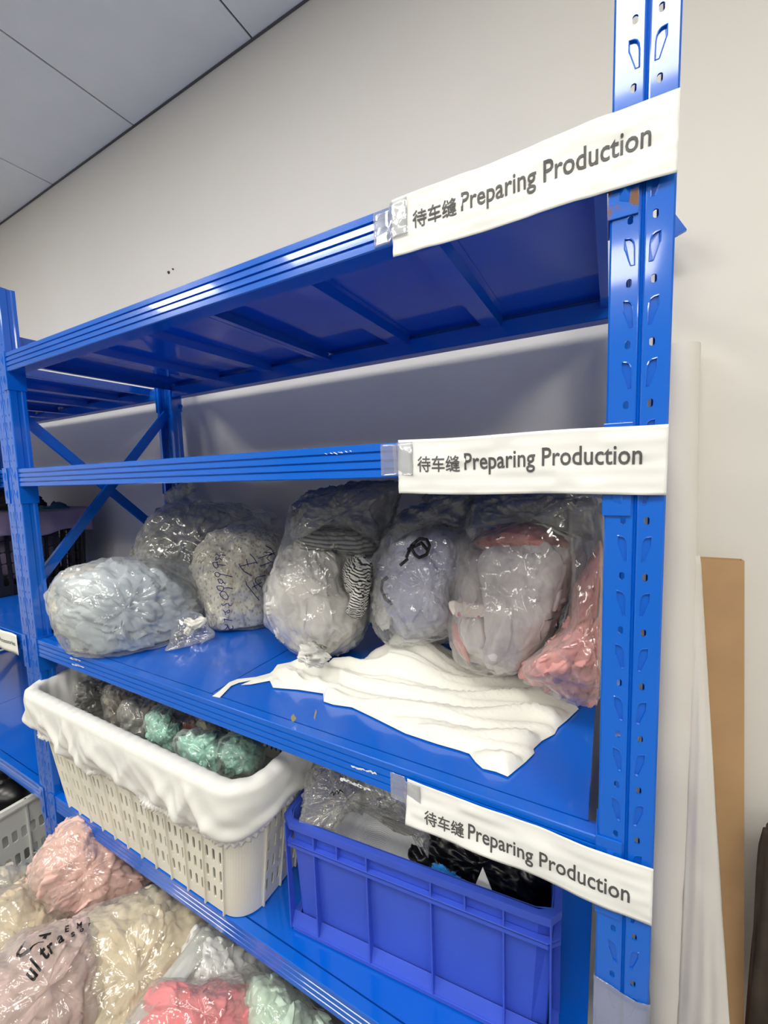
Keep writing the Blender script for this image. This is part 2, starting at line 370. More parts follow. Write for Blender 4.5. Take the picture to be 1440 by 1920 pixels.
def beam(x0, x1, zt, back=False, clipmat=None):
    H = .0475; zb = zt - H
    pr = [(0.0012, zt), (0, zt - .0012)]
    for fr in (.26, .51, .755):
        z = zt - H * fr; pr += [(0, z + .0022), (.0032, z + .0014), (.0034, z + .0004), (0.0004, z - .0012)]
    pr += [(0, zb + .0015), (.0015, zb), (.034, zb), (.036, zb + .0015), (.036, zt - .012), (.034, zt - .010), (.0205, zt - .010), (.0195, zt - .009), (.0195, zt - .0015), (.018, zt)]
    if back: pr = [(.497 - y, z) for y, z in pr]
    o = rk(MB().extrude_x(pr, x0 + .001, x1 - .001).obj('beam', BLUE, label='rear ribbed beam') if back else MB().extrude_x(pr, x0 + .001, x1 - .001).obj('beam', BLUE))
    for (xe, sg) in ((x0, -1), (x1, 1)):
        # hooked end clip: plate on the post's front face, folded round its inner side
        t = .0022; y0 = -.0024; y1 = .040
        fx = xe + sg * .0245; c0 = zt + .004; c1 = zb - .046
        M = MB(); m = .497 if back else None
        def Y(y): return y if not back else .497 - y
        outline = [(xe - sg * t, Y(y1)), (xe - sg * t, Y(y0)), (fx, Y(y0)), (fx, Y(y0 + t)), (xe, Y(y0 + t)), (xe, Y(y1))]
        n = len(outline)
        M.add([(x, y, c1) for x, y in outline] + [(x, y, c0) for x, y in outline], [(i, (i + 1) % n, n + (i + 1) % n, n + i) for i in range(n)] + [(0, 1, 4, 5), (1, 2, 3, 4), (n, n + 1, n + 4, n + 5), (n + 1, n + 2, n + 3, n + 4)])
        if not back:    # pressed hook tabs
            for zz in (c1 + .026, c1 + .075):
                cx = xe + sg * .0125
                M.add([(cx - .005, y0 - .0002, zz - .010), (cx + .004, y0 - .0002, zz - .014), (cx + .005, y0 - .0002, zz + .012), (cx - .003, y0 - .0002, zz + .009), (cx, y0 - .003, zz)], [(0, 1, 4), (1, 2, 4), (2, 3, 4), (3, 0, 4)])
        cl = M.obj('end_clip', clipmat if (clipmat and sg > 0) else BLUE, o); bevel(cl, .0007, 2)
        if clipmat and sg > 0: cl['label'] = 'rusty end clip'
    return o
BAYS = [(-1.432, -.055), (-2.93, -1.518)]
beams = {}
for bi, (x0, x1) in enumerate(BAYS):
    for si, zt in enumerate(SH[:4]):
        beams[bi, si] = beam(x0, x1, zt, False, RUST if (bi, si) == (0, 0) else None); beam(x0, x1, zt, True)
        # two pan-shaped panels per bay, stiffened below by two hat ribs each
        zp = zt - .0015; n = 2; e0 = x0 + .004; e1 = x1 - (.010 if si else (.003, .036)[bi]); wd = (e1 - e0) / n
        for k in range(n):
            a = e0 + k * wd + .0008; b_ = e0 + (k + 1) * wd - .0008
            y0, y1 = .0215, .4755; M = MB()
            M.box((a, y0, zp - .0012), (b_, y1, zp))
            for (q0, q1, r0, r1) in ((a, a + .0012, y0, y1), (b_ - .0012, b_, y0, y1)): M.box((q0, r0 + .012, zp - .024), (q1, r1 - .012, zp))
            M.box((a, y0 + .012, zp - .025), (a + .014, y1 - .012, zp - .0238)); M.box((b_ - .014, y0 + .012, zp - .025), (b_, y1 - .012, zp - .0238))
            M.box((a, y0, zp - .008), (b_, y0 + .0012, zp)); M.box((a, y1 - .0012, zp - .008), (b_, y1, zp))
            po = rk(M.obj('shelf_panel', BLUEP)); bevel(po, .0009, 2)
            for q in (1, 2):
                c = a + (b_ - a) * q / 3
                pf = [(c - .034, zp - .0013), (c - .022, zp - .0013), (c - .017, zp - .019), (c + .017, zp - .019), (c + .022, zp - .0013), (c + .034, zp - .0013), (c + .034, zp - .0028), (c + .0235, zp - .0028), (c + .0185, zp - .0205), (c - .0185, zp - .0205), (c - .0235, zp - .0028), (c - .034, zp - .0028)]
                nn = len(pf); Mr = MB(); Mr.add([(x, .036, z) for x, z in pf] + [(x, .461, z) for x, z in pf], [(i, (i + 1) % nn, nn + (i + 1) % nn, nn + i) for i in range(nn)])
                r_ = Mr.obj('stiffening_rib', BLUEP, po)
# side frame braces
def channel(name, a, b_, wd=.026, dep=.013):
    a = Vector(a); b_ = Vector(b_); t = (b_ - a).normalized(); up = t.cross(Vector((1, 0, 0))).normalized(); sx = Vector((1, 0, 0))
    pf = [(dep, -wd / 2), (0, -wd / 2), (0, wd / 2), (dep, wd / 2), (dep, wd / 2 - .0015), (.0015, wd / 2 - .0015), (.0015, -wd / 2 + .0015), (dep, -wd / 2 + .0015)]
    n = len(pf); M = MB(); M.add([tuple(a + sx * (-u) + up * v) for u, v in pf] + [tuple(b_ + sx * (-u) + up * v) for u, v in pf], [(i, (i + 1) % n, n + (i + 1) % n, n + i) for i in range(n)] + [tuple(range(n))[::-1], tuple(range(n, 2 * n))])
    return rk(M.obj(name, BLUE))
for x in (-.022, -1.468, -2.95):
    for (z0, z1) in ((1.20, 1.72), (.62, 1.14), (.06, .56)):
        channel('diagonal_brace', (x, .03, z0), (x, .467, z1)); channel('diagonal_brace', (x - .016, .03, z1 - .04), (x - .016, .467, z0 + .04))
    channel('cross_brace', (x, .03, 1.866), (x, .467, 1.866)); channel('cross_brace', (x, .03, .60), (x, .467, .60))
for z in SH[:4]:        # anchor lugs at the rear of the middle post
    for xx in (-1.53, -1.425):
        rk(MB().tube([(xx, .490, z - .075), (xx, .4935, z - .075)], .0075, 12).obj('lug', BLUE))
M = MB(); pts = [on(x, y, 1, .49) for x, y in ((1240, 385), (1267, 402), (1288, 430), (1269, 441), (1240, 452))]
M.add(pts + [p + np.array([0, .008, 0]) for p in pts], [(0, 1, 2, 3, 4)[::-1], (5, 6, 7, 8, 9)] + [(i, (i + 1) % 5, 5 + (i + 1) % 5, 5 + i) for i in range(5)]); rk(M.obj('wall_bracket', BLUE))
M = MB(); M.grid([[(x, y, z + .004 * math.sin(x * 90)) for z in np.linspace(.790, .868, 8)] for x, y in ((-.0565, .03), (-.0565, .0), (-.0555, -.0016), (-.04, -.0020), (-.028, -.0014), (-.012, -.0020), (.0008, -.0016), (.0015, .0), (.0015, .03))])
tp = M.obj('clear_tape', TAPE, smooth=True); solid(tp, .0002, 0); rk(tp)
# scuffs of bare paint and glue marks (thin raised flakes)
def flakes(px0, px1, row, n, seed, mat, parent, hgt=3.0, plane=('y', -.0006)):
    r = random.Random(seed); M = MB()
    for k in range(n):
        t = (k + r.random() * .6) / n; x = px0[0] + (px1[0] - px0[0]) * t; y = px0[1] + (px1[1] - px0[1]) * t + r.uniform(-1, 1)
        wv = r.uniform(2, 5); h = r.uniform(.3, 1) * hgt; q = []
        for a in range(7):
            an = 2 * math.pi * a / 7; q.append(on(x + wv * math.cos(an) * r.uniform(.6, 1.2), y + h * math.sin(an) * r.uniform(.5, 1.2) + wv * math.cos(an) * .4, 1 if plane[0] == 'y' else 2, plane[1]))
        off = np.array([0, .0005, 0]) if plane[0] == 'y' else np.array([0, 0, -.0005])
        M.add(q + [p + off for p in q], [tuple(range(7))] + [(i, (i + 1) % 7, 7 + (i + 1) % 7, 7 + i) for i in range(7)])
    return M.obj('scuff', mat, parent)
for a, b_, n, h in (((640, 1461), (694, 1481), 14, 4), ((660, 1437), (706, 1451), 11, 2.5), ((134, 1234), (150, 1238), 5, 2), ((136, 1245), (156, 1252), 8, 2)):
    fl = flakes(a, b_, 0, n, n, SCUFF, beams[0, 2], h); fl.matrix_parent_inverse = Matrix.Identity(4)
flakes((610, 852), (662, 846), 0, 7, 4, SCUFF, beams[0, 1], 1.4)

# ------------------------------------------------------------ paper signs
OFS = [.010]
def text_mesh(body, name):
    cu = bpy.data.curves.new(name, 'FONT'); cu.body = body; cu.resolution_u = 3; cu.offset = OFS[0]
    ob = bpy.data.objects.new(name, cu); COL.objects.link(ob); dg = bpy.context.evaluated_depsgraph_get()
    me = bpy.data.meshes.new_from_object(ob.evaluated_get(dg)); COL.objects.unlink(ob); bpy.data.objects.remove(ob)
    V = np.array([v.co[:] for v in me.vertices]); F = [tuple(p.vertices) for p in me.polygons]; bpy.data.meshes.remove(me); return V, F
T_CN = text_mesh('待车缝', 'cn'); T_EN = text_mesh('Preparing Production', 'en'); T_AC = text_mesh('Bags Accessories', 'ac')
def fit(T, x0, x1, z0, cap, capref=None):
    V, F = T; V = V.copy(); mn = V.min(0); mx = V.max(0)
    V[:, 0] = x0 + (V[:, 0] - mn[0]) / (mx[0] - mn[0]) * (x1 - x0)
    if capref is None: V[:, 1] = z0 + (V[:, 1] - mn[1]) / (mx[1] - mn[1]) * cap
    else: V[:, 1] = z0 + V[:, 1] / capref * cap
    return V, F
def embolden(V): return V
def sign(zt, zb, zbase, seed, label, group='printed paper strips on the beams', zt1=None, zb1=None, curl=0.0, x0=-.298, x1=-.0005):
    zt1 = zt if zt1 is None else zt1; zb1 = zb if zb1 is None else zb1
    r = np.random.RandomState(seed)
    def surf(x, t):      # t 0 bottom .. 1 top
        x = np.asarray(x, float); t = np.asarray(t, float); u = (x - x0) / (x1 - x0)
        z = (zb + (zb1 - zb) * u) * (1 - t) + (zt + (zt1 - zt) * u) * t
        p = np.stack([x * 16, t * 2.2 + seed, 0 * x], 1)
        wv = .0016 * vnoise(p, seed) + .0009 * vnoise(p * 2.7, seed + 1)
        z = z + .0010 * np.sin(u * 9 + seed) * (1 - np.abs(2 * t - 1) * .2)
        y = -.0062 + wv - curl * np.exp(-((u) / .35)) * (1 - t) ** 2 + .00025 * np.sin(z * 420)
        return np.stack([x, np.minimum(y, -.0040), z], 1)
    nx, nz = 90, 22; M = MB()
    X = np.linspace(x0, x1, nx); G = np.array([surf(np.full(nz, x), np.linspace(0, 1, nz)) for x in X]); M.grid(G)
    root = empty('paper_sign', ((x0 + x1) / 2, -.006, zb), label, 'sign', group)
    pp = M.obj('paper', PAPER, smooth=True); solid(pp, .00025, 0); adopt(root, pp)
    ML = MB()
    cap0 = T_EN[0][:, 1].max(); ccap = .0185
    PV = T_EN[0]; capP = .73 * 1.0
    for (T, a, b_) in ((T_CN, -.2700, -.2135), (T_EN, -.2080, -.0220)):
        V, F = T; mn = V[:, 0].min(); mxx = V[:, 0].max(); sc = (b_ - a) / (mxx - mn)
        xx = a + (V[:, 0] - mn) * sc
        if T is T_CN:
            ht = .0205; zz = zbase - .0025 + (V[:, 1] - V[:, 1].min()) / (V[:, 1].max() - V[:, 1].min()) * ht
        else:
            capu = V[:, 1].max(); zz = zbase + V[:, 1] / capu * .0200
        u = (xx - x0) / (x1 - x0); zlo = zb + (zb1 - zb) * u; zhi = zt + (zt1 - zt) * u
        S = surf(xx, (zz - zlo) / (zhi - zlo)); S[:, 1] -= .0007
        ML.add(S, F)
    lt = ML.obj('lettering', INK); solid(lt, .0003, 0); adopt(root, lt)
    # clear tape over the left end and on to the beam
    MT = MB(); tx = np.linspace(x0 - .030, x0 + .022, 10); zz = np.linspace(zt - .003, max(zb + .004, zt - .046), 12)
    G = [[(x, -.0012 - .0004 * math.sin(z * 900) if x < x0 - .006 else -.0085 + .0006 * math.sin(z * 300 + x * 200), z) for z in zz] for x in tx]
    tp = MT.grid(G).obj('clear_tape', TAPE, smooth=True); solid(tp, .0002, 0); adopt(root, tp)
    return root
sign(1.821, 1.753, 1.7815, 1, 'white strip reading Preparing Production taped across the top beam', zt1=1.8225, zb1=1.751)
sign(1.5225, 1.452, 1.4825, 2, 'white strip reading Preparing Production taped across the second, level beam', zt1=1.5205, zb1=1.4505)
sign(1.0425, .979, .9915, 3, 'creased strip reading Preparing Production above the blue tote', zt1=1.040, zb1=.9715, curl=.012)
def left_label(xa, xb, zt, zb, text, label, sag=0.0):
    root = empty('paper_label', ((xa + xb) / 2, -.005, zb), label, 'sign')
    M = MB(); X = np.linspace(xa, xb, 24); G = [[(x, -.006 - .003 * math.sin(x * 30) ** 2, zt + (zb - zt) * t) for t in np.linspace(0, 1, 8)] for x in X]
    p = M.grid(G).obj('paper', PAPER2, smooth=True); solid(p, .0003, 0); adopt(root, p)
    if text:
        V, F = fit(T_AC, -1.700, -1.552, zb + .020, .017); S = np.stack([V[:, 0], -.0068 - .003 * np.sin(V[:, 0] * 30) ** 2, V[:, 1]], 1)
        lt = MB().add(S, F).obj('lettering', INK); adopt(root, lt)
    return root
left_label(-1.79, -1.534, 1.050, .990, True, 'cream label reading Accessories at the far left edge')
left_label(-1.84, -1.536, 1.523, 1.452, False, 'blank end of a paper label on the far left beam')

# ------------------------------------------------------------ blobs: bagged fabric
def resample(poly, n):
    p = np.array(poly, float); k = len(p)
    dense = []
    for i in range(k):
        a, b_, c, d = p[(i - 1) % k], p[i], p[(i + 1) % k], p[(i + 2) % k]
        for t in np.linspace(0, 1, 12, endpoint=False):
            dense.append(.5 * ((2 * b_) + (-a + c) * t + (2 * a - 5 * b_ + 4 * c - d) * t * t + (-a + 3 * b_ - 3 * c + d) * t ** 3))
    return np.array(dense)
def blob(poly, y, Tf, Tb, zmin, seed, amp=.012, cell=.05, axis=None, stretch=2.2, nth=230, nr=92, e=.75, fine=.003, ctr=None, ymin=None, ymax=.49, xmax=None, xmin=None, w=.25, facet=0.0, plane_z=None, top=None, fold=None, zsoft=.0, crump=1.0):
    D = resample(poly, nth); c2 = D.mean(0) if ctr is None else np.array(ctr, float)
    # centre of the mass, its plane square to the line of sight there
    c = on(c2[0], c2[1], 1, y) if plane_z is None else on(c2[0], c2[1], 2, plane_z)
    n = c - CAM; dist = np.linalg.norm(n); n /= dist
    Q = np.array([CAM + ray(x, yy) * (n @ (c - CAM)) / (n @ ray(x, yy)) for x, yy in D]) - c
    e1 = np.cross(n, [0, 0, 1]); e1 /= np.linalg.norm(e1); e2 = np.cross(e1, n)
    A = np.arctan2(Q @ e2, Q @ e1); R = np.linalg.norm(Q, axis=1)
    th = np.linspace(-np.pi, np.pi, nth, endpoint=False); o = np.argsort(A); Rr = np.interp(th, np.r_[A[o] - 2 * np.pi, A[o], A[o] + 2 * np.pi], np.r_[R[o], R[o], R[o]])
    ph = np.linspace(0, np.pi, nr + 2)[1:-1]
    rho = np.sin(ph) ** e; dep = -np.cos(ph); dep = np.sign(dep) * np.abs(dep) ** .85
    dep = np.where(dep < 0, dep * Tf, dep * Tb)
    rad = rho[:, None] * Rr[None, :]; sc = (1 + dep / dist)[:, None]
    Pn = c + (np.cos(th)[None, :, None] * e1 + np.sin(th)[None, :, None] * e2) * (rad * sc)[:, :, None] + n * dep[:, None, None]
    pts = Pn.reshape(-1, 3); pts = np.vstack([pts, c - n * Tf, c + n * Tb])
    cc = c + np.array([0, 0, 0]); nrm = pts - cc; nrm /= (np.linalg.norm(nrm, axis=1)[:, None] + 1e-9)
    if fold is not None:
        s_, am = fold; q = warp(pts, 6, .02, seed); t = q @ np.array(s_, float); disp = am * np.abs(np.sin(t)) ** .7
    else: disp = 0
    qs = warp(pts, 5, .03, seed + 70)
    if axis is not None: aa = np.array(axis, float); aa /= np.linalg.norm(aa); qs = qs - np.outer(qs @ aa, aa) * (1 - 1 / stretch)
    disp = disp + amp * .5 * (creases(pts, seed, cell, axis, stretch, .12) - .85) + crump * amp * (.62 * shards(pts, seed + 7, cell * .75, axis, stretch, 1.1) + .30 * shards(pts, seed + 8, cell * .38, axis, stretch * .8, 1.1)) + amp * .9 * (facets(qs, seed + 31, cell * .55) - .5) + amp * .8 * (facets(qs, seed + 32, cell * .27) - .5) + amp * .3 * (np.abs(vnoise(qs / cell * 2.4, seed)) - .3)
    if facet: disp = disp + facet * (facets(pts, seed, cell * 1.1) - .5) * 2 + facet * .4 * (facets(pts, seed + 3, cell * .5) - .5) * 2
    disp = disp + fine * vnoise(pts * 60, seed) * .5
    pts = pts + nrm * disp[:, None]
    def lim(a, v, lo, soft=.012):      # soft limit against shelf, wall, frame
        s_ = 1 if lo else -1; d = (a - v) * s_; return np.where(d < soft, v + s_ * (soft * np.exp(np.minimum((d - soft) / soft, 0))), a)
    if zmin is not None: pts[:, 2] = lim(pts[:, 2], zmin, True)
    if top is not None: pts[:, 2] = lim(pts[:, 2], top, False)
    if ymax is not None: pts[:, 1] = lim(pts[:, 1], ymax, False)
    if ymin is not None: pts[:, 1] = lim(pts[:, 1], ymin, True)
    if xmax is not None: pts[:, 0] = lim(pts[:, 0], xmax, False)
    if xmin is not None: pts[:, 0] = lim(pts[:, 0], xmin, True)
    M = MB(); M.v = [tuple(p) for p in pts.tolist()]; m = nth
    idx = np.arange(nr * m).reshape(nr, m); a = idx[:-1]; b2 = idx[1:]
    M.f = np.stack([a, np.roll(a, -1, 1), np.roll(b2, -1, 1), b2], -1).reshape(-1, 4).tolist()
    s = nr * m; M.f += [(s, (k + 1) % m, k) for k in range(m)] + [(s + 1, (nr - 1) * m + k, (nr - 1) * m + (k + 1) % m) for k in range(m)]
    return M, c
def tuft(pts_px, y, r, seed, name='knot', mat=None, n=18):
    """bunched, twisted end of a bag: a fluted tapering tube"""
    P3 = [on(x, yy, 1, y) if not isinstance(y, (list, tuple)) else on(x, yy, 1, y[i]) for i, (x, yy) in enumerate(pts_px)]
    P3 = np.array(P3); t = np.linspace(0, 1, len(P3)); tt = np.linspace(0, 1, 16); C = np.stack([np.interp(tt, t, P3[:, k]) for k in range(3)], 1); R = np.interp(tt, np.linspace(0, 1, len(r)), r)
    d = C[-1] - C[0]; d /= np.linalg.norm(d); a = np.cross(d, [.3, .5, .8]); a /= np.linalg.norm(a); b_ = np.cross(d, a); rr = np.random.RandomState(seed); n = 40
    G = []
    for i in range(16):
        row = []
        for k in range(n):
            an = 2 * math.pi * k / n + tt[i] * .8; f = (1 + .13 * math.sin(an * 7 + seed) + .07 * math.sin(an * 13 + i * .6) + .12 * math.sin(i * 1.3 + an * 2)) * (1 if i < 13 else (1 - (i - 12) * .22))
            row.append(C[i] + (a * math.cos(an) + b_ * math.sin(an)) * R[i] * f)
        G.append(row)
    M = MB(); M.grid(G, closed_v=True); M.f += [tuple(range(n))[::-1], tuple(15 * n + k for k in range(n))]
    return M.obj(name, mat or KNOT, smooth=True)
def bag(name, label, cat, contents, films, zmin, knots=(), group=None, base=None):
    objs = []; c0 = None
    for kw in contents:
        nm = kw.pop('name', 'fabric_bundle'); mat = kw.pop('mat'); M, c = blob(zmin=zmin + .003, **kw); c0 = c if c0 is None else c0; o = M.obj(nm, mat, smooth=True)
        if kw.get('lab'): pass
        objs.append(o)
    for kw in films:
        mat = kw.pop('mat', FILM); nm = kw.pop('name', 'plastic_film'); M, c = blob(zmin=zmin + .0005, **kw); c0 = c if c0 is None else c0; objs.append(M.obj(nm, mat, smooth=True))
    objs += list(knots)
    root = empty(name, (c0[0], c0[1], zmin), label, cat, group); adopt(root, *objs); return root, objs
def bvh(o):
    V = []; F = []
    for q in (o if isinstance(o, (list, tuple)) else [o]):
        b0 = len(V); V += [v.co[:] for v in q.data.vertices]; F += [tuple(b0 + i for i in p.vertices) for p in q.data.polygons]
    return BVHTree.FromPolygons(V, F)
def cast(T, x, y, lift=.0012):
    d = Vector(P(ray(x, y))).normalized(); h = T.ray_cast(Vector(P(CAM)), d)
    return None if h[0] is None else np.array(h[0] - d * lift)
def strokes(T, lines, r, name, mat, root):
    M = MB()
    for ln in lines:
        pts = []
        for (x0, y0), (x1, y1) in zip(ln[:-1], ln[1:]):
            k = max(2, int(math.hypot(x1 - x0, y1 - y0) / 2.0))
            for t in np.linspace(0, 1, k, endpoint=False): pts.append((x0 + (x1 - x0) * t, y0 + (y1 - y0) * t))
        pts.append(ln[-1]); q = [cast(T, *p) for p in pts]; q = [p for p in q if p is not None]
        if len(q) > 1: M.tube(q, r, 5)
    o = M.obj(name, mat); adopt(root, o); return o

S3 = SH[2]
LB = fabric('pale blue quilted cotton', (.50, .575, .64), .16, 7, weave=420, col2=(.60, .64, .67))
CRM = fabric('cream cotton', (.72, .68, .58), .12, 9)
r1, ob = bag('bag_of_fabric', 'clear bag of pale blue quilted fabric at the front left of the shelf', 'bag',
    [dict(poly=[(150, 1075), (200, 1058), (265, 1054), (320, 1068), (355, 1100), (368, 1150), (345, 1200), (305, 1236), (250, 1250), (190, 1240), (145, 1205), (112, 1165), (110, 1120), (124, 1090)], y=.115, Tf=.125, Tb=.07, seed=11, amp=.021, cell=.075, axis=IA(1, .55), stretch=3.2, mat=LB, ymin=-.045),
     dict(poly=[(100, 1095), (140, 1066), (190, 1062), (200, 1120), (180, 1180), (160, 1215), (125, 1200), (98, 1160), (94, 1125)], y=.09, Tf=.075, Tb=.07, seed=13, amp=.012, cell=.06, mat=CRM, ymin=-.035, nth=120, nr=50, name='fabric_piece')],
    [dict(poly=[(88, 1140), (92, 1108), (112, 1074), (150, 1056), (200, 1048), (255, 1046), (312, 1047), (345, 1058), (372, 1082), (384, 1120), (382, 1160), (366, 1200), (330, 1226), (285, 1248), (212, 1258), (160, 1243), (125, 1223), (103, 1182)], y=.115, Tf=.140, Tb=.08, seed=21, amp=.006, cell=.07, facet=.011, crump=.6, ymin=-.060, fine=.001)], S3,
    knots=[tuft([(352, 1165), (366, 1172), (384, 1163)], .03, [.009, .008, .013], 3), tuft([(360, 1175), (352, 1188)], .03, [.007, .010], 5)])
b, _ = blob([(330, 1160), (372, 1150), (398, 1180), (400, 1196), (370, 1215), (330, 1228), (310, 1230)], .17, .03, .03, S3 + .0005, 33, amp=.004, facet=.006, cell=.05, nth=90, nr=30); o = b.obj('film_flap', FILM, smooth=True); adopt(r1, o)

FLO = fabric('cream floral print cotton', (.86, .82, .68), .05, 9, weave=500, dots=[(105, .17, .31, (.46, .46, .36), 0.3), (90, .16, .30, (.55, .47, .33), 2.1), (60, .13, .25, (.66, .52, .30), 4.4), (40, .10, .21, (.68, .45, .40), 7.7)])
r2, ob = bag('bag_of_fabric', 'clear bag of cream floral fabric with blue handwriting behind the pale blue bag', 'bag',
    [dict(poly=[(362, 1040), (398, 1000), (450, 985), (505, 995), (532, 1015), (520, 1080), (512, 1130), (506, 1178), (470, 1190), (425, 1192), (396, 1180), (380, 1130), (364, 1085)], y=.345, Tf=.10, Tb=.10, seed=41, amp=.014, cell=.09, axis=(0, 0, 1), stretch=1.6, mat=FLO, fine=.001, crump=.8)],
    [dict(poly=[(250, 1046), (262, 1000), (285, 966), (318, 945), (350, 938), (400, 942), (470, 950), (520, 968), (540, 995), (530, 1080), (512, 1190), (440, 1200), (398, 1187), (376, 1130), (340, 1085), (290, 1060)], y=.345, Tf=.135, Tb=.12, seed=43, amp=.007, cell=.07, facet=.011, crump=.6, mat=FILM, ctr=(430, 1060), fine=.001),
     dict(name='film_neck', poly=[(252, 1044), (264, 1000), (288, 968), (320, 947), (400, 946), (480, 957), (536, 990), (520, 1004), (470, 985), (410, 990), (385, 1020), (362, 1070), (320, 1072)], y=.34, Tf=.10, Tb=.08, seed=44, amp=.012, cell=.05, facet=.014, mat=FILMO, ctr=(350, 1010), fine=.001)], S3,
    knots=[tuft([(352, 965), (335, 935), (326, 915)], .37, [.035, .024, .040], 8, mat=FILM2), tuft([(322, 935), (350, 915), (362, 905)], .38, [.025, .020, .022], 9, mat=FILM2)])
T = bvh(ob[:2]); Z = lambda L_: [(380 + x / 8, 1000 + y / 8) for x, y in L_]
nums = [[(330, 1370), (370, 1375), (372, 1400), (335, 1450), (345, 1490)], [(370, 1375), (400, 1440), (440, 1440), (460, 1410), (440, 1385)], [(318, 1285), (445, 1310)], [(318, 1285), (330, 1310)],
        [(310, 1155), (340, 1190), (345, 1225)], [(340, 1185), (400, 1145), (405, 1165), (395, 1195), (360, 1190)], [(280, 1055), (305, 1085), (350, 1060), (360, 1045)], [(350, 1060), (385, 1050), (395, 1085), (430, 1085), (445, 1050)],
        [(255, 905), (280, 950), (330, 990), (375, 985), (385, 950), (340, 880), (290, 870), (255, 905)],
        [(210, 800), (235, 850), (290, 870), (315, 840), (310, 800), (275, 790), (225, 790), (210, 800)], [(310, 820), (380, 815), (455, 830)],
        [(225, 690), (250, 740), (290, 755), (305, 720), (275, 685), (225, 690)], [(305, 730), (330, 755)],
        [(180, 600), (200, 645), (240, 655), (260, 620), (235, 590), (190, 590), (180, 600)], [(260, 610), (350, 630), (445, 650)],
        [(150, 440), (165, 490), (200, 525), (235, 500), (215, 450), (225, 430), (150, 440)], [(215, 470), (345, 480)],
        [(200, 355), (195, 410), (250, 370), (290, 400)], [(195, 305), (235, 325), (245, 350), (270, 325), (345, 330)]]
chars = [[(545, 455), (560, 495), (790, 435), (820, 450)], [(655, 385), (670, 450), (685, 495)], [(705, 305), (760, 360), (825, 455)], [(560, 495), (620, 570), (735, 635)],
         [(645, 715), (660, 770), (730, 860), (850, 1005)], [(745, 810), (890, 735)], [(760, 735), (780, 790), (810, 840)], [(790, 690), (815, 660), (880, 645), (945, 630)], [(790, 690), (800, 740), (885, 810)],
         [(830, 380), (950, 335), (1090, 290)], [(950, 190), (1030, 230), (1060, 290)], [(920, 285), (1000, 285), (1085, 320)], [(860, 495), (950, 460), (1040, 425)], [(960, 370), (1010, 420), (1045, 435)], [(960, 370), (1000, 330), (1040, 320)]]
strokes(T, [Z(l) for l in nums], .0012, 'handwritten_number', PEN, r2); strokes(T, [Z(l) for l in chars], .0012, 'handwritten_characters', PEN, r2)

GRY = fabric('warm grey cotton', (.70, .675, .645), .1, 9)
STR = fabric('black striped ecru knit', (.70, .68, .61), .05, 9, stripes=(52, (.03, .03, .03), (0, 1.2, 0)))
DST = fabric('dark striped grey knit', (.34, .34, .32), .1, 9, stripes=(34, (.10, .10, .10), (0, 1.45, 0)))
r3, ob = bag('bag_of_fabric', 'tall clear bag of grey and striped garments in the middle of the shelf', 'bag',
    [dict(poly=[(528, 1035), (560, 1015), (610, 1010), (640, 1040), (655, 1100), (690, 1130), (672, 1190), (640, 1218), (600, 1228), (560, 1215), (522, 1185), (503, 1140), (505, 1095), (515, 1060)], y=.27, Tf=.12, Tb=.10, seed=51, amp=.016, cell=.085, axis=IA(.2, 1), stretch=4.2, mat=GRY, w=.3),
     dict(poly=[(645, 1068), (668, 1048), (690, 1050), (698, 1080), (690, 1120), (676, 1158), (650, 1150), (655, 1120), (646, 1095)], y=.25, Tf=.085, Tb=.07, seed=53, amp=.010, cell=.05, axis=(1, 0, .6), mat=STR, nth=130, nr=56, name='striped_garment'),
     dict(poly=[(562, 1000), (600, 985), (660, 990), (700, 1015), (700, 1045), (650, 1040), (620, 1035), (575, 1035), (558, 1020)], y=.30, Tf=.07, Tb=.06, seed=54, amp=.010, cell=.04, axis=(1, 0, -.4), mat=DST, nth=130, nr=50, name='folded_garment')],
    [dict(poly=[(540, 960), (552, 942), (600, 918), (680, 904), (752, 902), (750, 940), (735, 985), (712, 1030), (702, 1085), (694, 1150), (674, 1202), (640, 1228), (600, 1236), (560, 1224), (518, 1192), (495, 1140), (498, 1095), (514, 1055), (530, 1010)], y=.28, Tf=.135, Tb=.12, seed=55, amp=.006, cell=.09, facet=.011, crump=.6, ctr=(605, 1110), top=1.47, ymax=.48, fine=.001),
     dict(name='film_neck', poly=[(546, 985), (552, 945), (600, 920), (680, 906), (750, 904), (746, 945), (725, 990), (700, 1012), (650, 990), (600, 990), (565, 1010), (548, 1010)], y=.29, Tf=.08, Tb=.08, seed=57, amp=.010, cell=.07, facet=.014, mat=FILMG, top=1.47, fine=.001)], S3,
    knots=[tuft([(590, 1222), (585, 1240)], .13, [.030, .024], 12)])
LV2 = fabric('pale lavender cotton', (.66, .65, .74), .08, 9)
CC = fabric('lavender grey cotton', (.56, .56, .68), .14, 9); WFUR = fabric('white fleece', (.78, .77, .72), .1, 30)
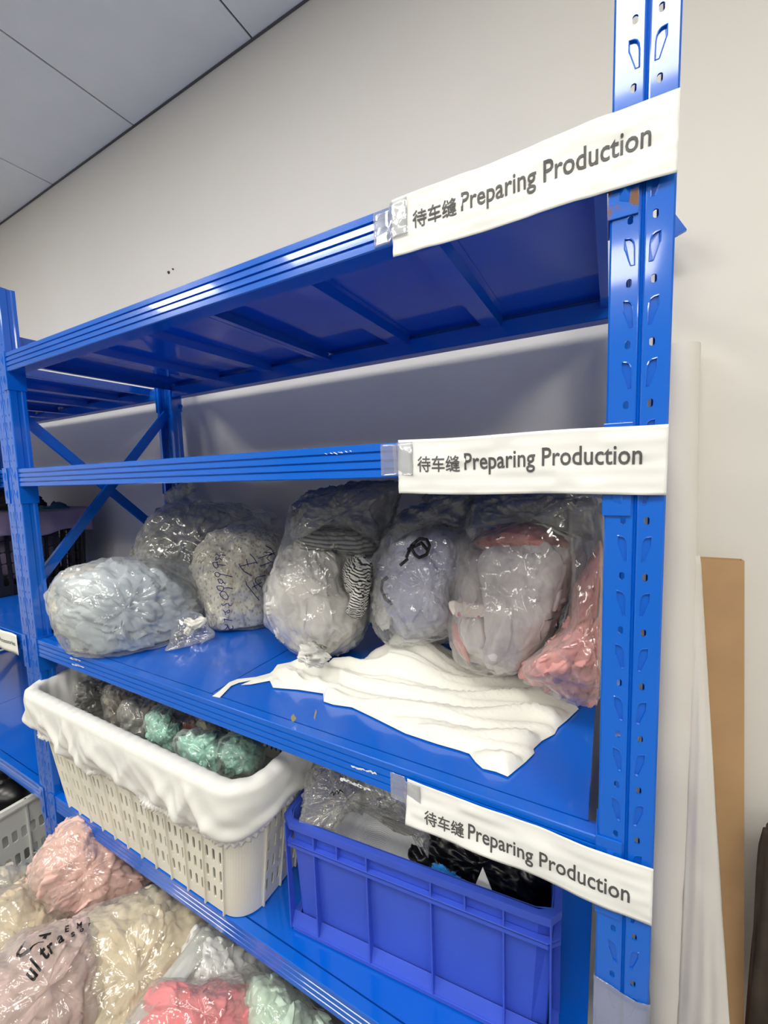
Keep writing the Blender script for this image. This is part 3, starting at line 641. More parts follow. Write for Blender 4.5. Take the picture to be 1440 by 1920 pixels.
r4, ob = bag('bag_of_fabric', 'clear bag of lavender garments with black cord beside the striped one', 'bag',
    [dict(poly=[(715, 1060), (750, 1010), (800, 985), (860, 985), (885, 1030), (870, 1110), (858, 1170), (800, 1200), (745, 1190), (715, 1150), (708, 1100)], y=.34, Tf=.13, Tb=.09, seed=61, amp=.016, cell=.08, axis=IA(.15, 1), stretch=3.4, mat=CC),
     dict(poly=[(785, 1075), (815, 1060), (840, 1070), (838, 1110), (822, 1160), (800, 1160), (785, 1140), (772, 1120)], y=.265, Tf=.05, Tb=.05, seed=62, amp=.010, cell=.05, axis=(.1, 0, 1), mat=LV2, nth=110, nr=50, name='folded_sleeve'),
     dict(poly=[(700, 1090), (730, 1085), (742, 1120), (735, 1170), (715, 1180), (700, 1150), (695, 1120)], y=.26, Tf=.03, Tb=.03, seed=63, amp=.008, cell=.03, mat=WFUR, nth=80, nr=40, name='fleece_piece')],
    [dict(poly=[(716, 1005), (738, 975), (790, 945), (850, 915), (920, 905), (925, 960), (905, 1010), (885, 1100), (862, 1190), (800, 1208), (735, 1212), (706, 1185), (692, 1140), (697, 1080)], y=.33, Tf=.14, Tb=.10, seed=65, amp=.007, cell=.06, facet=.013, crump=.6, ctr=(800, 1100), top=1.465, fine=.001),
     dict(name='film_neck', poly=[(730, 990), (750, 965), (795, 942), (850, 918), (915, 910), (900, 960), (880, 990), (830, 985), (780, 995), (745, 1010)], y=.32, Tf=.07, Tb=.07, seed=67, amp=.010, cell=.05, facet=.014, mat=FILMG, top=1.465, fine=.001)], S3)
T = bvh(ob[0])
strokes(T, [[(727, 1082), (718, 1090), (716, 1105), (722, 1122), (733, 1131)], [(728, 1180), (738, 1192)]], .0042, 'black_cord', BPLA, r4)
T = bvh(ob)
strokes(T, [[(762, 1045), (772, 1022), (786, 1010), (800, 1012), (806, 1024), (800, 1040), (786, 1046), (778, 1040), (772, 1030)], [(765, 1030), (790, 1018), (800, 1030)], [(750, 1060), (764, 1048)]], .0034, 'cord_loop', BPLA, r4)

GP = fabric('grey pink cotton', (.74, .69, .68), .08, 8); SAL = fabric('salmon pink cotton', (.80, .36, .33), .12, 9)
LAC = fabric('salmon pink lace', (.74, .36, .335), .14, 16, weave=300, sheen=.3)
PRT = fabric('pink flower print trim', (.84, .74, .68), .05, 9, dots=[(60, .2, .26, (.72, .16, .28), 1.3), (45, .2, .25, (.85, .62, .25), 3.1)])
r5, ob = bag('bag_of_fabric', 'clear bag of folded grey garments with pink edges near the right post', 'bag',
    [dict(poly=[(905, 1030), (960, 1005), (1030, 1010), (1072, 1040), (1066, 1100), (1055, 1150), (1030, 1205), (985, 1245), (930, 1262), (905, 1235), (912, 1180), (905, 1110), (895, 1060)], y=.29, Tf=.10, Tb=.09, seed=71, amp=.014, cell=.11, axis=IA(-.1, 1), stretch=3.8, mat=GP, w=.3),
     dict(poly=[(852, 1045), (880, 1025), (915, 1040), (925, 1110), (925, 1180), (920, 1245), (888, 1245), (860, 1215), (850, 1160), (846, 1100)], y=.31, Tf=.07, Tb=.07, seed=73, amp=.010, cell=.09, axis=(0, 0, 1), stretch=3, mat=GP, nth=120, nr=50, name='folded_garment'),
     dict(poly=[(890, 1012), (930, 990), (985, 984), (1040, 1000), (1064, 1022), (1040, 1040), (980, 1030), (920, 1032)], y=.33, Tf=.07, Tb=.05, seed=75, amp=.012, cell=.05, axis=(1, .3, 0), mat=SAL, nth=120, nr=40, name='pink_edge'),
     dict(poly=[(843, 1128), (880, 1130), (930, 1138), (930, 1150), (880, 1158), (845, 1150)], y=.235, Tf=.012, Tb=.03, seed=76, amp=.003, cell=.05, mat=PRT, nth=90, nr=30, name='flower_trim'),
     dict(poly=[(846, 1160), (862, 1170), (872, 1205), (882, 1245), (868, 1232), (850, 1205)], y=.25, Tf=.010, Tb=.03, seed=77, amp=.003, cell=.04, mat=SAL, nth=80, nr=24, name='pink_edge')],
    [dict(poly=[(885, 935), (960, 915), (1060, 915), (1100, 940), (1105, 1000), (1090, 1080), (1060, 1150), (1034, 1210), (985, 1255), (930, 1270), (880, 1256), (848, 1215), (838, 1140), (843, 1060), (860, 1000)], y=.30, Tf=.125, Tb=.11, seed=79, amp=.006, cell=.09, facet=.013, crump=.6, top=1.468, ctr=(965, 1120), fine=.001),
     dict(name='film_neck', poly=[(880, 945), (960, 918), (1060, 918), (1125, 935), (1120, 1000), (1080, 1012), (1030, 985), (960, 980), (905, 1005), (870, 1020)], y=.32, Tf=.08, Tb=.08, seed=87, amp=.010, cell=.06, facet=.015, mat=FILMG, top=1.468, xmax=-.07, fine=.001)], S3)
T = bvh(ob[5])
for k, ring in enumerate([[(1014, 1200), (1013, 1180), (1020, 1165), (1038, 1160)], [(1042, 1180), (1044, 1162), (1052, 1150)], [(1022, 1220), (1024, 1205), (1034, 1195)]]):
    o = strokes(T, [ring], .0014, 'metal_ring', STEEL, r5)
r6, ob = bag('bag_of_fabric', 'clear bag of salmon pink lacy fabric against the right post', 'bag',
    [dict(poly=[(1128, 1015), (1150, 1060), (1150, 1250), (1125, 1300), (1085, 1312), (1035, 1295), (990, 1270), (982, 1248), (1010, 1225), (1045, 1195), (1066, 1160), (1080, 1100), (1105, 1050)], y=.23, Tf=.085, Tb=.08, seed=81, amp=.016, cell=.055, axis=(.5, 0, 1), mat=LAC, ctr=(1090, 1210), xmax=-.058)],
    [dict(poly=[(1060, 930), (1125, 925), (1155, 1000), (1155, 1260), (1128, 1308), (1085, 1322), (1030, 1302), (984, 1276), (975, 1248), (1005, 1220), (1040, 1190), (1062, 1150), (1072, 1060), (1065, 990)], y=.24, Tf=.10, Tb=.10, seed=83, amp=.006, cell=.07, facet=.011, crump=.6, ctr=(1095, 1200), top=1.465, xmax=-.052, fine=.001)], S3)

# ------------------------------------------------------------ white folded garment on the shelf
def draped(poly, z0, hfun, step, name, mat, label, cat, wave=.004):
    pts = [on(x, y, 2, z0)[:2] for x, y in poly]; b = [Vector(p) for p in pts]
    n = len(b); D = []
    for i in range(n):
        a, c = b[i], b[(i + 1) % n]; k = max(1, int((c - a).length / step)); D += [a + (c - a) * (t / k) for t in range(k)]
    r = np.random.RandomState(5); P2 = np.array([p[:] for p in D]); lo = P2.min(0); hi = P2.max(0)
    gx, gy = np.meshgrid(np.arange(lo[0], hi[0], step), np.arange(lo[1], hi[1], step)); G = np.stack([gx.ravel(), gy.ravel()], 1) + r.uniform(-.15, .15, (gx.size, 2)) * step
    seg = np.roll(P2, -1, 0) - P2
    def edge(q):
        d = np.full(len(q), 9.0)
        for a, s in zip(P2, seg):
            t = np.clip(((q - a) @ s) / (s @ s + 1e-12), 0, 1); d = np.minimum(d, np.linalg.norm(q - a - t[:, None] * s, axis=1))
        return d
    PL = [tuple(p) for p in P2]; ins = np.array([pip(x, y, PL) for x, y in G]); G = G[ins]; dE = edge(G); G = G[dE > step * .5]
    allp = [Vector(p) for p in P2] + [Vector(p) for p in G]; m = len(P2)
    R = delaunay_2d_cdt(allp, [(i, (i + 1) % m) for i in range(m)], [], 1, 1e-7)
    V = np.array([v[:] for v in R[0]]); F = [tuple(f) for f in R[2] if pip(sum(V[i][0] for i in f) / 3, sum(V[i][1] for i in f) / 3, PL)]
    e = edge(V); h = hfun(V, e); M = MB(); k = len(V)
    M.add([(V[i][0], V[i][1], z0 + .001 + h[i]) for i in range(k)], F); M.add([(V[i][0], V[i][1], z0 + .0006) for i in range(k)], [f[::-1] for f in F])
    be = [(i, (i + 1) % m) for i in range(m)]
    bm = M; o = M.obj(name, mat, smooth=True); tag(o, label, cat); return o
def pxpt(x, y, z=S3): return on(x, y, 2, z)[:2]
def garment_h(V, e):
    a = pxpt(510, 1265); b = pxpt(1010, 1400); d = (b - a) / np.linalg.norm(b - a); nrm = np.array([-d[1], d[0]])
    u = (V - a) @ d; v = (V - a) @ nrm; P3 = np.stack([V[:, 0], V[:, 1], V[:, 0] * 0], 1)
    wv = warp(P3, 7, .018, 2); vv = (wv[:, :2] - a) @ nrm + .05 * np.sin(u * 7)
    edgef = 1 - np.exp(-e / .007)
    def rid(t): return 1 - np.abs((t % 1) * 2 - 1)
    f1 = rid(vv / .055 + .25 * np.sin(u * 6)) ** 2; f2 = rid(vv / .026 + .7 + u * 1.3) ** 2.2; f3 = (rid(u / .05 + v * 6) ** 3) * np.exp(-((u - .10) / .08) ** 2)
    h = .008 + .017 * f1 + .009 * f2 + .006 * f3 + .008 * vnoise(P3 * 9, 3) * .6
    hx = pxpt(775, 1262); g = np.exp(-(((V - hx) ** 2) @ np.array([1 / .075 ** 2, 1 / .075 ** 2])) ** 1.3); h = h + .055 * g
    tail = np.clip((u + .01) / .05, .12, 1); fur = np.exp(-np.abs((V - pxpt(745, 1238)) @ np.array([1, .3])) / .012) * .012
    return np.maximum(h * tail + fur * g, .001) * edgef
WCL = fabric('white satin cotton', (.80, .79, .72), .03, 5, rough=.6, weave=700)
draped([(398, 1306), (412, 1309), (433, 1287), (447, 1281), (472, 1276), (452, 1285), (470, 1284), (506, 1277), (512, 1290), (560, 1294), (606, 1301), (607, 1316), (625, 1322), (660, 1327), (700, 1346), (760, 1376), (820, 1396), (862, 1408), (880, 1414), (892, 1430), (905, 1442), (930, 1448), (952, 1457), (985, 1430), (1002, 1413), (1000, 1405), (1016, 1390), (1040, 1377), (1046, 1365), (1062, 1352), (1085, 1330), (1052, 1305), (1000, 1284), (960, 1272), (905, 1262), (868, 1240), (830, 1228), (790, 1222), (740, 1226), (710, 1236), (670, 1246), (600, 1250), (565, 1240), (550, 1241), (520, 1247), (512, 1258), (506, 1263), (480, 1270), (445, 1274), (430, 1280), (412, 1296)], S3, garment_h, .0052,
    'folded_garment', WCL, 'white ruffled fabric piece spread on the shelf with a frayed ribbon tail', 'cloth')
for k, q in enumerate([[(545, 1345), (550, 1338), (556, 1347), (548, 1356)], [(588, 1345), (592, 1330), (594, 1334), (590, 1350)]]):
    pts = [on(x, y, 2, S3 - .0012) for x, y in q]; M = MB().add(pts + [p - np.array([0, 0, .0006]) for p in pts], [(0, 1, 2, 3), (0, 1, 5, 4), (1, 2, 6, 5), (2, 3, 7, 6), (3, 0, 4, 7)])
    rk(M.obj('glue_mark', DIRT))

# ------------------------------------------------------------ white slotted basket with cloth liner
S4 = SH[3]
def rrect(u, x0, y0, x1, y1, r):
    """point on a rounded rectangle at arc length fraction; also outward normal"""
    W, Hh = x1 - x0 - 2 * r, y1 - y0 - 2 * r; q = math.pi * r / 2; segs = [W, q, Hh, q, W, q, Hh, q]; Lt = sum(segs); s = (u % 1) * Lt
    for k, l in enumerate(segs):
        if s <= l or k == 7: break
        s -= l
    if k == 0: return (x0 + r + s, y0), (0, -1)
    if k == 2: return (x1, y0 + r + s), (1, 0)
    if k == 4: return (x1 - r - s, y1), (0, 1)
    if k == 6: return (x0, y1 - r - s), (-1, 0)
    a0 = {1: -math.pi / 2, 3: 0, 5: math.pi / 2, 7: math.pi}[k]; c = {1: (x1 - r, y0 + r), 3: (x1 - r, y1 - r), 5: (x0 + r, y1 - r), 7: (x0 + r, y0 + r)}[k]
    a = a0 + s / r; return (c[0] + r * math.cos(a), c[1] + r * math.sin(a)), (math.cos(a), math.sin(a))
class Tub:
    def __init__(s, bx, tx, z0, z1, r): s.b, s.t, s.z0, s.z1, s.r = bx, tx, z0, z1, r
    def at(s, u, v, off=0.0):        # u round, v up
        bb = [s.b[i] + (s.t[i] - s.b[i]) * v for i in range(4)]; (x, y), n = rrect(u, *bb, s.r); return (x + n[0] * off, y + n[1] * off, s.z0 + (s.z1 - s.z0) * v)
    def fr(s, v=0):                  # arc fractions where each side starts and ends
        bb = [s.b[i] + (s.t[i] - s.b[i]) * v for i in range(4)]; W = bb[2] - bb[0] - 2 * s.r; H = bb[3] - bb[1] - 2 * s.r; q = math.pi * s.r / 2; L_ = 2 * (W + H) + 4 * q
        c = 0; out = []
        for l in (W, q, H, q, W, q, H, q): out.append((c / L_, (c + l) / L_)); c += l
        return out, L_
def slotted_wall(tub, rows, groups, per, slot, v0, v1, mat, name='wall', thick=.003, gapr=.25):
    """side walls with real slots; groups = number of rib fields on (long side, short side)"""
    fr, Lt = tub.fr(.5); M = MB(); H = tub.z1 - tub.z0; ribs = []
    def put(V, F): M.add([tub.at(u, v) for u, v in V], F)
    for k, (a, b_) in enumerate(fr):
        if k % 2: 
            n = 16; us = np.linspace(a, b_, n + 1)
            for i in range(n): 
                vs = [0, v0] + [v0 + (v1 - v0) * q / rows for q in range(1, rows)] + [v1, 1]
                for j in range(len(vs) - 1): put([(us[i], vs[j]), (us[i + 1], vs[j]), (us[i + 1], vs[j + 1]), (us[i], vs[j + 1])], [(0, 1, 2, 3)])
            continue
        ng = groups[0] if k in (0, 4) else groups[1]; nc = ng * per; us = np.linspace(a, b_, nc + 1)
        ribs += [us[q * per] for q in range(ng + 1)]
        for i in range(nc):
            put([(us[i], 0), (us[i + 1], 0), (us[i + 1], v0), (us[i], v0)], [(0, 1, 2, 3)]); put([(us[i], v1), (us[i + 1], v1), (us[i + 1], 1), (us[i], 1)], [(0, 1, 2, 3)])
            for j in range(rows):
                a0 = v0 + (v1 - v0) * j / rows; a1 = v0 + (v1 - v0) * (j + 1) / rows; cu = (us[i] + us[i + 1]) / 2; cv = (a0 + a1) / 2; hu = slot[0] / 2 / Lt; hv = slot[1] / 2 / H; k2 = .55
                oct_ = [(cu + hu, cv + hv * k2 + hv * .25), (cu + hu * .5, cv + hv), (cu - hu * .5, cv + hv), (cu - hu, cv + hv * .8), (cu - hu, cv - hv * .8), (cu - hu * .5, cv - hv), (cu + hu * .5, cv - hv), (cu + hu, cv - hv * .8)]
                V = [(us[i + 1], a1), (us[i], a1), (us[i], a0), (us[i + 1], a0)] + oct_
                put(V, [(0, 5, 4), (0, 1, 6, 5), (1, 7, 6), (1, 2, 8, 7), (2, 9, 8), (2, 3, 10, 9), (3, 11, 10), (3, 0, 4, 11)])
    o = M.obj(name, mat); solid(o, thick, 0)
    return o, ribs
tub = Tub((-1.400, .004, -.672, .395), (-1.435, -.030, -.612, .435), S4 + .002, S4 + .335, .055)
wl, ribs = slotted_wall(tub, 5, (11, 6), 3, (.0075, .032), .06, .80, WPLA)
M = MB(); ring = [tub.at(u, 0) for u in np.linspace(0, 1, 96, endpoint=False)]; M.add(ring + [(x, y, z + .004) for x, y, z in ring], [tuple(range(96))[::-1], tuple(range(96, 192))] + [(i, (i + 1) % 96, 96 + (i + 1) % 96, 96 + i) for i in range(96)])
base_o = M.obj('base', WPLA)
M = MB()
for u in ribs:
    e = .0016; Lb = tub.fr(.5)[1]
    for vs in ((-.0, 1.0),):
        q = []
        for v in (-.006, .0, 1.0): q += [tub.at(u - e / Lb, v, 0), tub.at(u - e / Lb, v, .006), tub.at(u + e / Lb, v, .006), tub.at(u + e / Lb, v, 0)]
        M.add(q, [(4 * i + k, 4 * i + (k + 1) % 4, 4 * i + 4 + (k + 1) % 4, 4 * i + 4 + k) for i in range(2) for k in range(4)] + [(3, 2, 1, 0), (8, 9, 10, 11)])
rib_o = M.obj('vertical_ribs', WPLA)
us = np.linspace(0, 1, 200, endpoint=False)
rimp = [(0, .965), (.016, .965), (.018, .985), (.014, 1.0), (-.004, 1.0), (-.004, .985), (0, .985)]
rim_o = MB().grid([[tub.at(u, v, o_) for o_, v in rimp] for u in us], True, True).obj('rim', WPLA, smooth=True)
for v in (.87,): 
    band = [(0.001, v), (.007, v), (.007, v + .008), (.001, v + .008)]
    rb2 = MB().grid([[tub.at(u, v_, o_) for o_, v_ in band] for u in us], True, True).obj('band', WPLA)
bas = empty('laundry_basket', (-1.03, .2, S4 + .002), 'ivory slotted plastic basket lined with white elasticated cloth', 'basket')
adopt(bas, wl, base_o, rib_o, rim_o, rb2)
# liner
NU = 900; U = np.linspace(0, 1, NU, endpoint=False); fr, Lt = tub.fr(1)
SAT = fabric('white satin lining', (.74, .735, .70), .03, 5, rough=.42, weave=1200, sheen=.1)
fU = U * Lt
def hem(u):        # hem height below the rim, by arc length from the front left corner
    s = u * Lt
    front = np.interp(s, [0, .10, .25, .42, .55, .68, .77, .9, 1.05, Lt * .5, Lt * .93, Lt], [.100, .112, .122, .118, .118, .118, .112, .098, .09, .08, .09, .100]); return front
prof = []   # rows from inside up and over and down
rows = [('i', .55), ('i', .7), ('i', .85), ('i', .95), ('t', 0), ('t', .3), ('t', .6), ('t', 1.)] + [('o', k / 26) for k in range(1, 27)] + [('r', k / 4) for k in range(1, 5)]
G = []
rs = np.random.RandomState(4)
for kind, t in rows:
    row = []
    wx = vnoise(np.stack([fU * 7, fU * 0 + 3, fU * 0], 1), 7)
    for i, u in enumerate(U):
        s = fU[i]
        if kind == 'i': p = tub.at(u, t, -.010 + .003 * math.sin(s * 190 + 2 * wx[i]) * (t - .4))
        elif kind == 't':
            an = math.pi * (1 - t); p = tub.at(u, 1.0, .007 + .016 * math.cos(an)); p = (p[0], p[1], p[2] + .004 + .007 * math.sin(an) + .0010 * math.sin(s * 200 + 3 * wx[i]))
        else:
            hm = hem(u); tt = t if kind == 'o' else 1 + .10 * t
            amp = .0085 * min(1, tt * 1.6)
            f = 0
            for (fr_, sk, pw, am) in ((21, 3.0, 3, .9), (33, -6.5, 4, .8), (58, 5.0, 4, .5), (90, -9.0, 3, .3)):
                f += am * (.5 + .5 * math.cos(s * fr_ + sk * tt + 5 * wx[i] + fr_)) ** pw
            f = f * 1.3 - .6
            off = .024 + .008 * math.sin(min(tt, 1) * math.pi) - .010 * max(0, tt - .8) / .2 + amp * f * (1 if tt > .12 else tt / .12)
            if kind == 'r' or tt > .93: off += .0042 * math.sin(s * 620 + 5 * wx[i]) + .003 * (1 if kind == 'r' else 0)
            off = max(off, .008)
            dz = hm * tt + (.002 * math.sin(s * 900) if kind == 'r' else 0)
            v = 1.0 - dz / (tub.z1 - tub.z0); p = tub.at(u, v, off)
        row.append(p)
    G.append(row)
ln = MB().grid(G, False, True).obj('cloth_liner', SAT, smooth=True); solid(ln, .0008, 0); adopt(bas, ln)
SG = 'bagged items inside the lined basket'
GB = fabric('dark grey goods', (.20, .19, .175), .3, 14); MINT = fabric('mint green goods', (.38, .68, .56), .15, 14, rough=.5); BEI = fabric('beige goods', (.45, .41, .34), .25, 14)
def inb(poly, y, seed, lab, mat, T_=.06, ext=None, fm=FILM, z=.80):
    c = [dict(poly=poly, y=y, Tf=T_, Tb=T_, seed=seed, amp=.014, cell=.05, mat=mat, nth=120, nr=50, fine=.002, ymin=.004, ymax=.40, top=.985)]
    cx = sum(p[0] for p in poly) / len(poly); cy = sum(p[1] for p in poly) / len(poly); big = [(cx + (x - cx) * 1.12, cy + (y_ - cy) * 1.15) for x, y_ in poly]
    return bag('small_bag', lab, 'bag', c, [dict(poly=big, y=y, Tf=T_ + .01, Tb=T_, seed=seed + 1, amp=.008, cell=.04, facet=.011, crump=.6, nth=120, nr=50, mat=fm, fine=.001, ymin=.0, ymax=.41, top=.99)], z, group=SG)
inb([(140, 1280), (175, 1272), (215, 1292), (215, 1345), (170, 1345), (140, 1320)], .12, 101, 'glossy dark grey bag at the left end inside the basket', GB, .06)
inb([(205, 1290), (245, 1295), (262, 1330), (245, 1375), (205, 1360), (195, 1320)], .13, 103, 'brownish bag between the grey and the clear one in the basket', BEI, .06)
inb([(240, 1318), (290, 1320), (310, 1350), (300, 1400), (250, 1390), (230, 1350)], .08, 105, 'crinkled clear grey bag in the middle of the basket', GB, .05, fm=FILM2)
inb([(278, 1345), (315, 1335), (330, 1380), (335, 1420), (300, 1410), (280, 1380)], .06, 107, 'mint green packet in the middle of the basket', MINT, .045)
inb([(320, 1340), (370, 1345), (380, 1380), (350, 1420), (320, 1400)], .12, 109, 'grey striped packet beside the middle mint green one', fabric('lilac grey goods', (.45, .42, .45), .2, 20, stripes=(30, (.75, .25, .15), (0, .6, 0))), .05)
inb([(335, 1385), (390, 1375), (420, 1400), (410, 1450), (350, 1440)], .05, 111, 'mint green packet under stretched film at the basket front', MINT, .045)
inb([(375, 1350), (415, 1365), (430, 1395), (400, 1400), (375, 1385)], .15, 113, 'beige packet behind the green ones in the basket', BEI, .05)
inb([(425, 1385), (470, 1385), (490, 1410), (470, 1450), (425, 1450), (410, 1415)], .08, 115, 'rightmost green packet inside the basket', fabric('sea green goods', (.27, .52, .42), .2, 14, rough=.5), .05)

# ------------------------------------------------------------ blue tote
ta = math.radians(5.2); TL, TWd, TH = .503, .345, .233
tote = empty('storage_tote', (-.600, .040, S4 + .001), 'periwinkle blue plastic stacking tote with vertical ribs', 'crate'); tote.rotation_euler = (0, 0, ta)
def tl(name, M, wd=.0015, mat=TOTE, **k): o = M.obj(name, mat, tote, **k); bevel(o, wd, 2); return o
def frustum(M, b, t, z0, z1):
    (x0, y0, x1, y1), (X0, Y0, X1, Y1) = b, t
    M.add([(x0, y0, z0), (x1, y0, z0), (x1, y1, z0), (x0, y1, z0), (X0, Y0, z1), (X1, Y0, z1), (X1, Y1, z1), (X0, Y1, z1)], [(0, 3, 2, 1), (4, 5, 6, 7), (0, 1, 5, 4), (1, 2, 6, 5), (2, 3, 7, 6), (3, 0, 4, 7)])
def frame(M, x0, y0, x1, y1, w_, z0, z1, r=.02):
    n = 64; uo = [rrect(k / n, x0, y0, x1, y1, r)[0] for k in range(n)]; ui = [rrect(k / n, x0 + w_, y0 + w_, x1 - w_, y1 - w_, max(r - w_, .006))[0] for k in range(n)]
    ui = [(a[0], a[1]) for a in ui]
    M.grid([[(o_[0], o_[1], z0), (o_[0], o_[1], z1), (i_[0], i_[1], z1), (i_[0], i_[1], z0)] for o_, i_ in zip(uo, ui)], True, True)
g = .010   # flange overhang
M = MB(); n = 64
def ring2(off, z, r, tap): return [(*rrect(k / n, off + tap, off + tap, TL - off - tap, TWd - off - tap, r)[0], z) for k in range(n)]
shell = [ring2(.010, .001, .012, .010), ring2(.010, TH, .014, 0), ring2(.0135, TH, .012, 0), ring2(.0135, .005, .010, .010)]
M.grid(np.array(shell).transpose(1, 0, 2), True, False); M.f += [tuple(len(M.v) - 4 * n + 4 * k for k in range(n))[::-1], tuple(len(M.v) - 4 * n + 4 * k + 3 for k in range(n))]
tl('shell', M, .001)
M = MB(); frame(M, 0, 0, TL, TWd, .012, TH - .010, TH, .022); frame(M, 0.0005, .0005, TL - .0005, TWd - .0005, .003, TH - .014, TH - .006, .022); tl('rim', M, .002)
M = MB(); frame(M, .001, .001, TL - .001, TWd - .001, .010, TH - .046, TH - .042, .016); frame(M, .001, .001, TL - .001, TWd - .001, .003, TH - .052, TH - .043, .016); tl('flange', M, .001)
M = MB(); frame(M, .003, .003, TL - .003, TWd - .003, .013, .0, .008, .016); tl('foot_ring', M, .002)
# sloping skirt at the foot between ribs, ribs themselves
M = MB(); M.add([(.012, .018, .003), (TL - .012, .018, .003), (TL - .012, .004, .003), (.012, .004, .003), (.012, .0165, .028), (TL - .012, .0165, .028)], [(3, 2, 5, 4), (0, 1, 2, 3), (0, 3, 4), (1, 5, 2), (0, 4, 5, 1)])
tl('foot_skirt', M, .0008)
for x in (.012, .075, .185, .303, .420, TL - .015):
    M = MB(); frustum(M, (x - .0014, .003, x + .0014, .021), (x - .0014, .0015, x + .0014, .012), .001, TH - .044); M.box((x - .0014, .0015, TH - .044), (x + .0014, .012, TH - .008)); tl('rib', M, .0006)
for x in (.125, .36): tl('short_rib', MB().box((x - .0014, .0015, TH - .043), (x + .0014, .012, TH - .008)), .0006)
for y in (.06, .17, .28):
    for xx in ((.0015, .012), (TL - .012, TL - .0015)): tl('rib', MB().box((xx[0], y - .0014, .004), (xx[1], y + .0014, TH - .008)), .0006)
    tl('rib', MB().box((y * 1.4 - .0014, TWd - .012, .004), (y * 1.4 + .0014, TWd - .0015, TH - .008)), .0006)

# things in the tote
zt_ = S4 + TH
COIL = simple('white elastic webbing', (.80, .80, .79), .55)
cr = empty('webbing_roll', on(660, 1560, 1, .16), 'large coil of white webbing in the left half of the blue tote', 'roll')
c0 = np.array([-.440, .150, S4 + .128]); ax_ = Vector((.10, -.85, .50)).normalized(); q0 = ax_.orthogonal().normalized(); q1 = ax_.cross(q0)
for j, (off, R0, R1) in enumerate(((.0, .108, .016), (-.030, .116, .050))):
    M = MB(); G = []; NP = 120
    prof = [(R1, -.011), (R1, .011)]
    k = 0; rr_ = R1
    while rr_ < R0: prof += [(rr_ + .0002, .0135), (rr_ + .0027, .0135), (rr_ + .0029, .0118)]; rr_ += .0031
    prof += [(R0, .011), (R0, -.011)]
    for i in range(NP):
        a = 2 * math.pi * i / NP; rad = (q0 * math.cos(a) + q1 * math.sin(a))
        G.append([tuple(Vector(c0) + rad * (r_ * (1 + .012 * math.sin(3 * a + j))) + ax_ * (h_ + off)) for r_, h_ in prof])
    o = M.grid(G, True, True).obj('coil', COIL, smooth=False); adopt(cr, o)
BLKF, nt, bb = newmat('black bin liner'); bb.inputs['Base Color'].default_value = (.006, .006, .007, 1); bb.inputs['Roughness'].default_value = .3
BLK, ob = bag('black_bag', 'black plastic bag filling the right half of the blue tote', 'bag',
    [dict(poly=[(770, 1530), (820, 1520), (900, 1530), (980, 1560), (1030, 1610), (1050, 1680), (1040, 1740), (960, 1740), (880, 1710), (800, 1680), (760, 1640), (750, 1580)], y=.235, Tf=.100, Tb=.10, seed=121, amp=.012, cell=.06, axis=(1, 0, -.6), mat=BLKF, name='film', ymax=.37, xmax=-.125, top=.965)], [], S4 + .03)
r7, ob = bag('plastic_bag', 'empty crumpled clear bag spilling over the rear left rim of the blue tote', 'bag', [],
    [dict(poly=[(590, 1440), (640, 1445), (700, 1462), (740, 1480), (770, 1510), (790, 1550), (804, 1592), (790, 1600), (765, 1560), (720, 1530), (660, 1520), (640, 1545), (622, 1578), (600, 1565), (575, 1552), (556, 1520), (562, 1500), (572, 1470)], y=.13, Tf=.045, Tb=.04, seed=131, amp=.012, cell=.05, facet=.016, ctr=(650, 1495), mat=FILM2, fine=.001, top=.99, w=.2),
     dict(poly=[(690, 1455), (750, 1480), (785, 1515), (800, 1560), (806, 1605), (790, 1600), (770, 1555), (740, 1530), (700, 1520)], y=.12, Tf=.03, Tb=.03, seed=133, amp=.010, cell=.03, facet=.014, mat=FILM, fine=.001, top=.99, name='film_fold')], .80)
T = bvh(ob[0]); strokes(T, [[(618, 1492), (623, 1484), (626, 1492)], [(626, 1490), (632, 1482), (634, 1490)], [(634, 1488), (640, 1480)], [(636, 1481), (644, 1486)]], .0009, 'handwriting', INKB, r7)
BLC = fabric('bright blue cloth', (.02, .27, .75), .3, 30)
m_, c = blob([(812, 1628), (830, 1622), (850, 1640), (872, 1652), (884, 1668), (866, 1672), (840, 1668), (816, 1655)], .108, .025, .02, None, 141, amp=.010, cell=.02, nth=110, nr=44, axis=(1, 0, -.7)); tag(m_.obj('blue_cloth', BLC, smooth=True), 'crumpled bright blue cloth scrap tucked inside the tote rim', 'cloth')
pp = [on(x, y, 1, yy) for x, y, yy in ((905, 1626, .120), (922, 1668, .110), (927, 1705, .104), (884, 1695, .104), (893, 1655, .112))]
M = MB().add(pp + [p + np.array([0, .0006, 0]) for p in pp], [(0, 1, 2, 3, 4), (5, 9, 8, 7, 6)] + [(i, (i + 1) % 5, 5 + (i + 1) % 5, 5 + i) for i in range(5)]); tag(M.obj('paper_slip', PAPER), 'pointed corner of white paper sticking up inside the tote', 'paper')

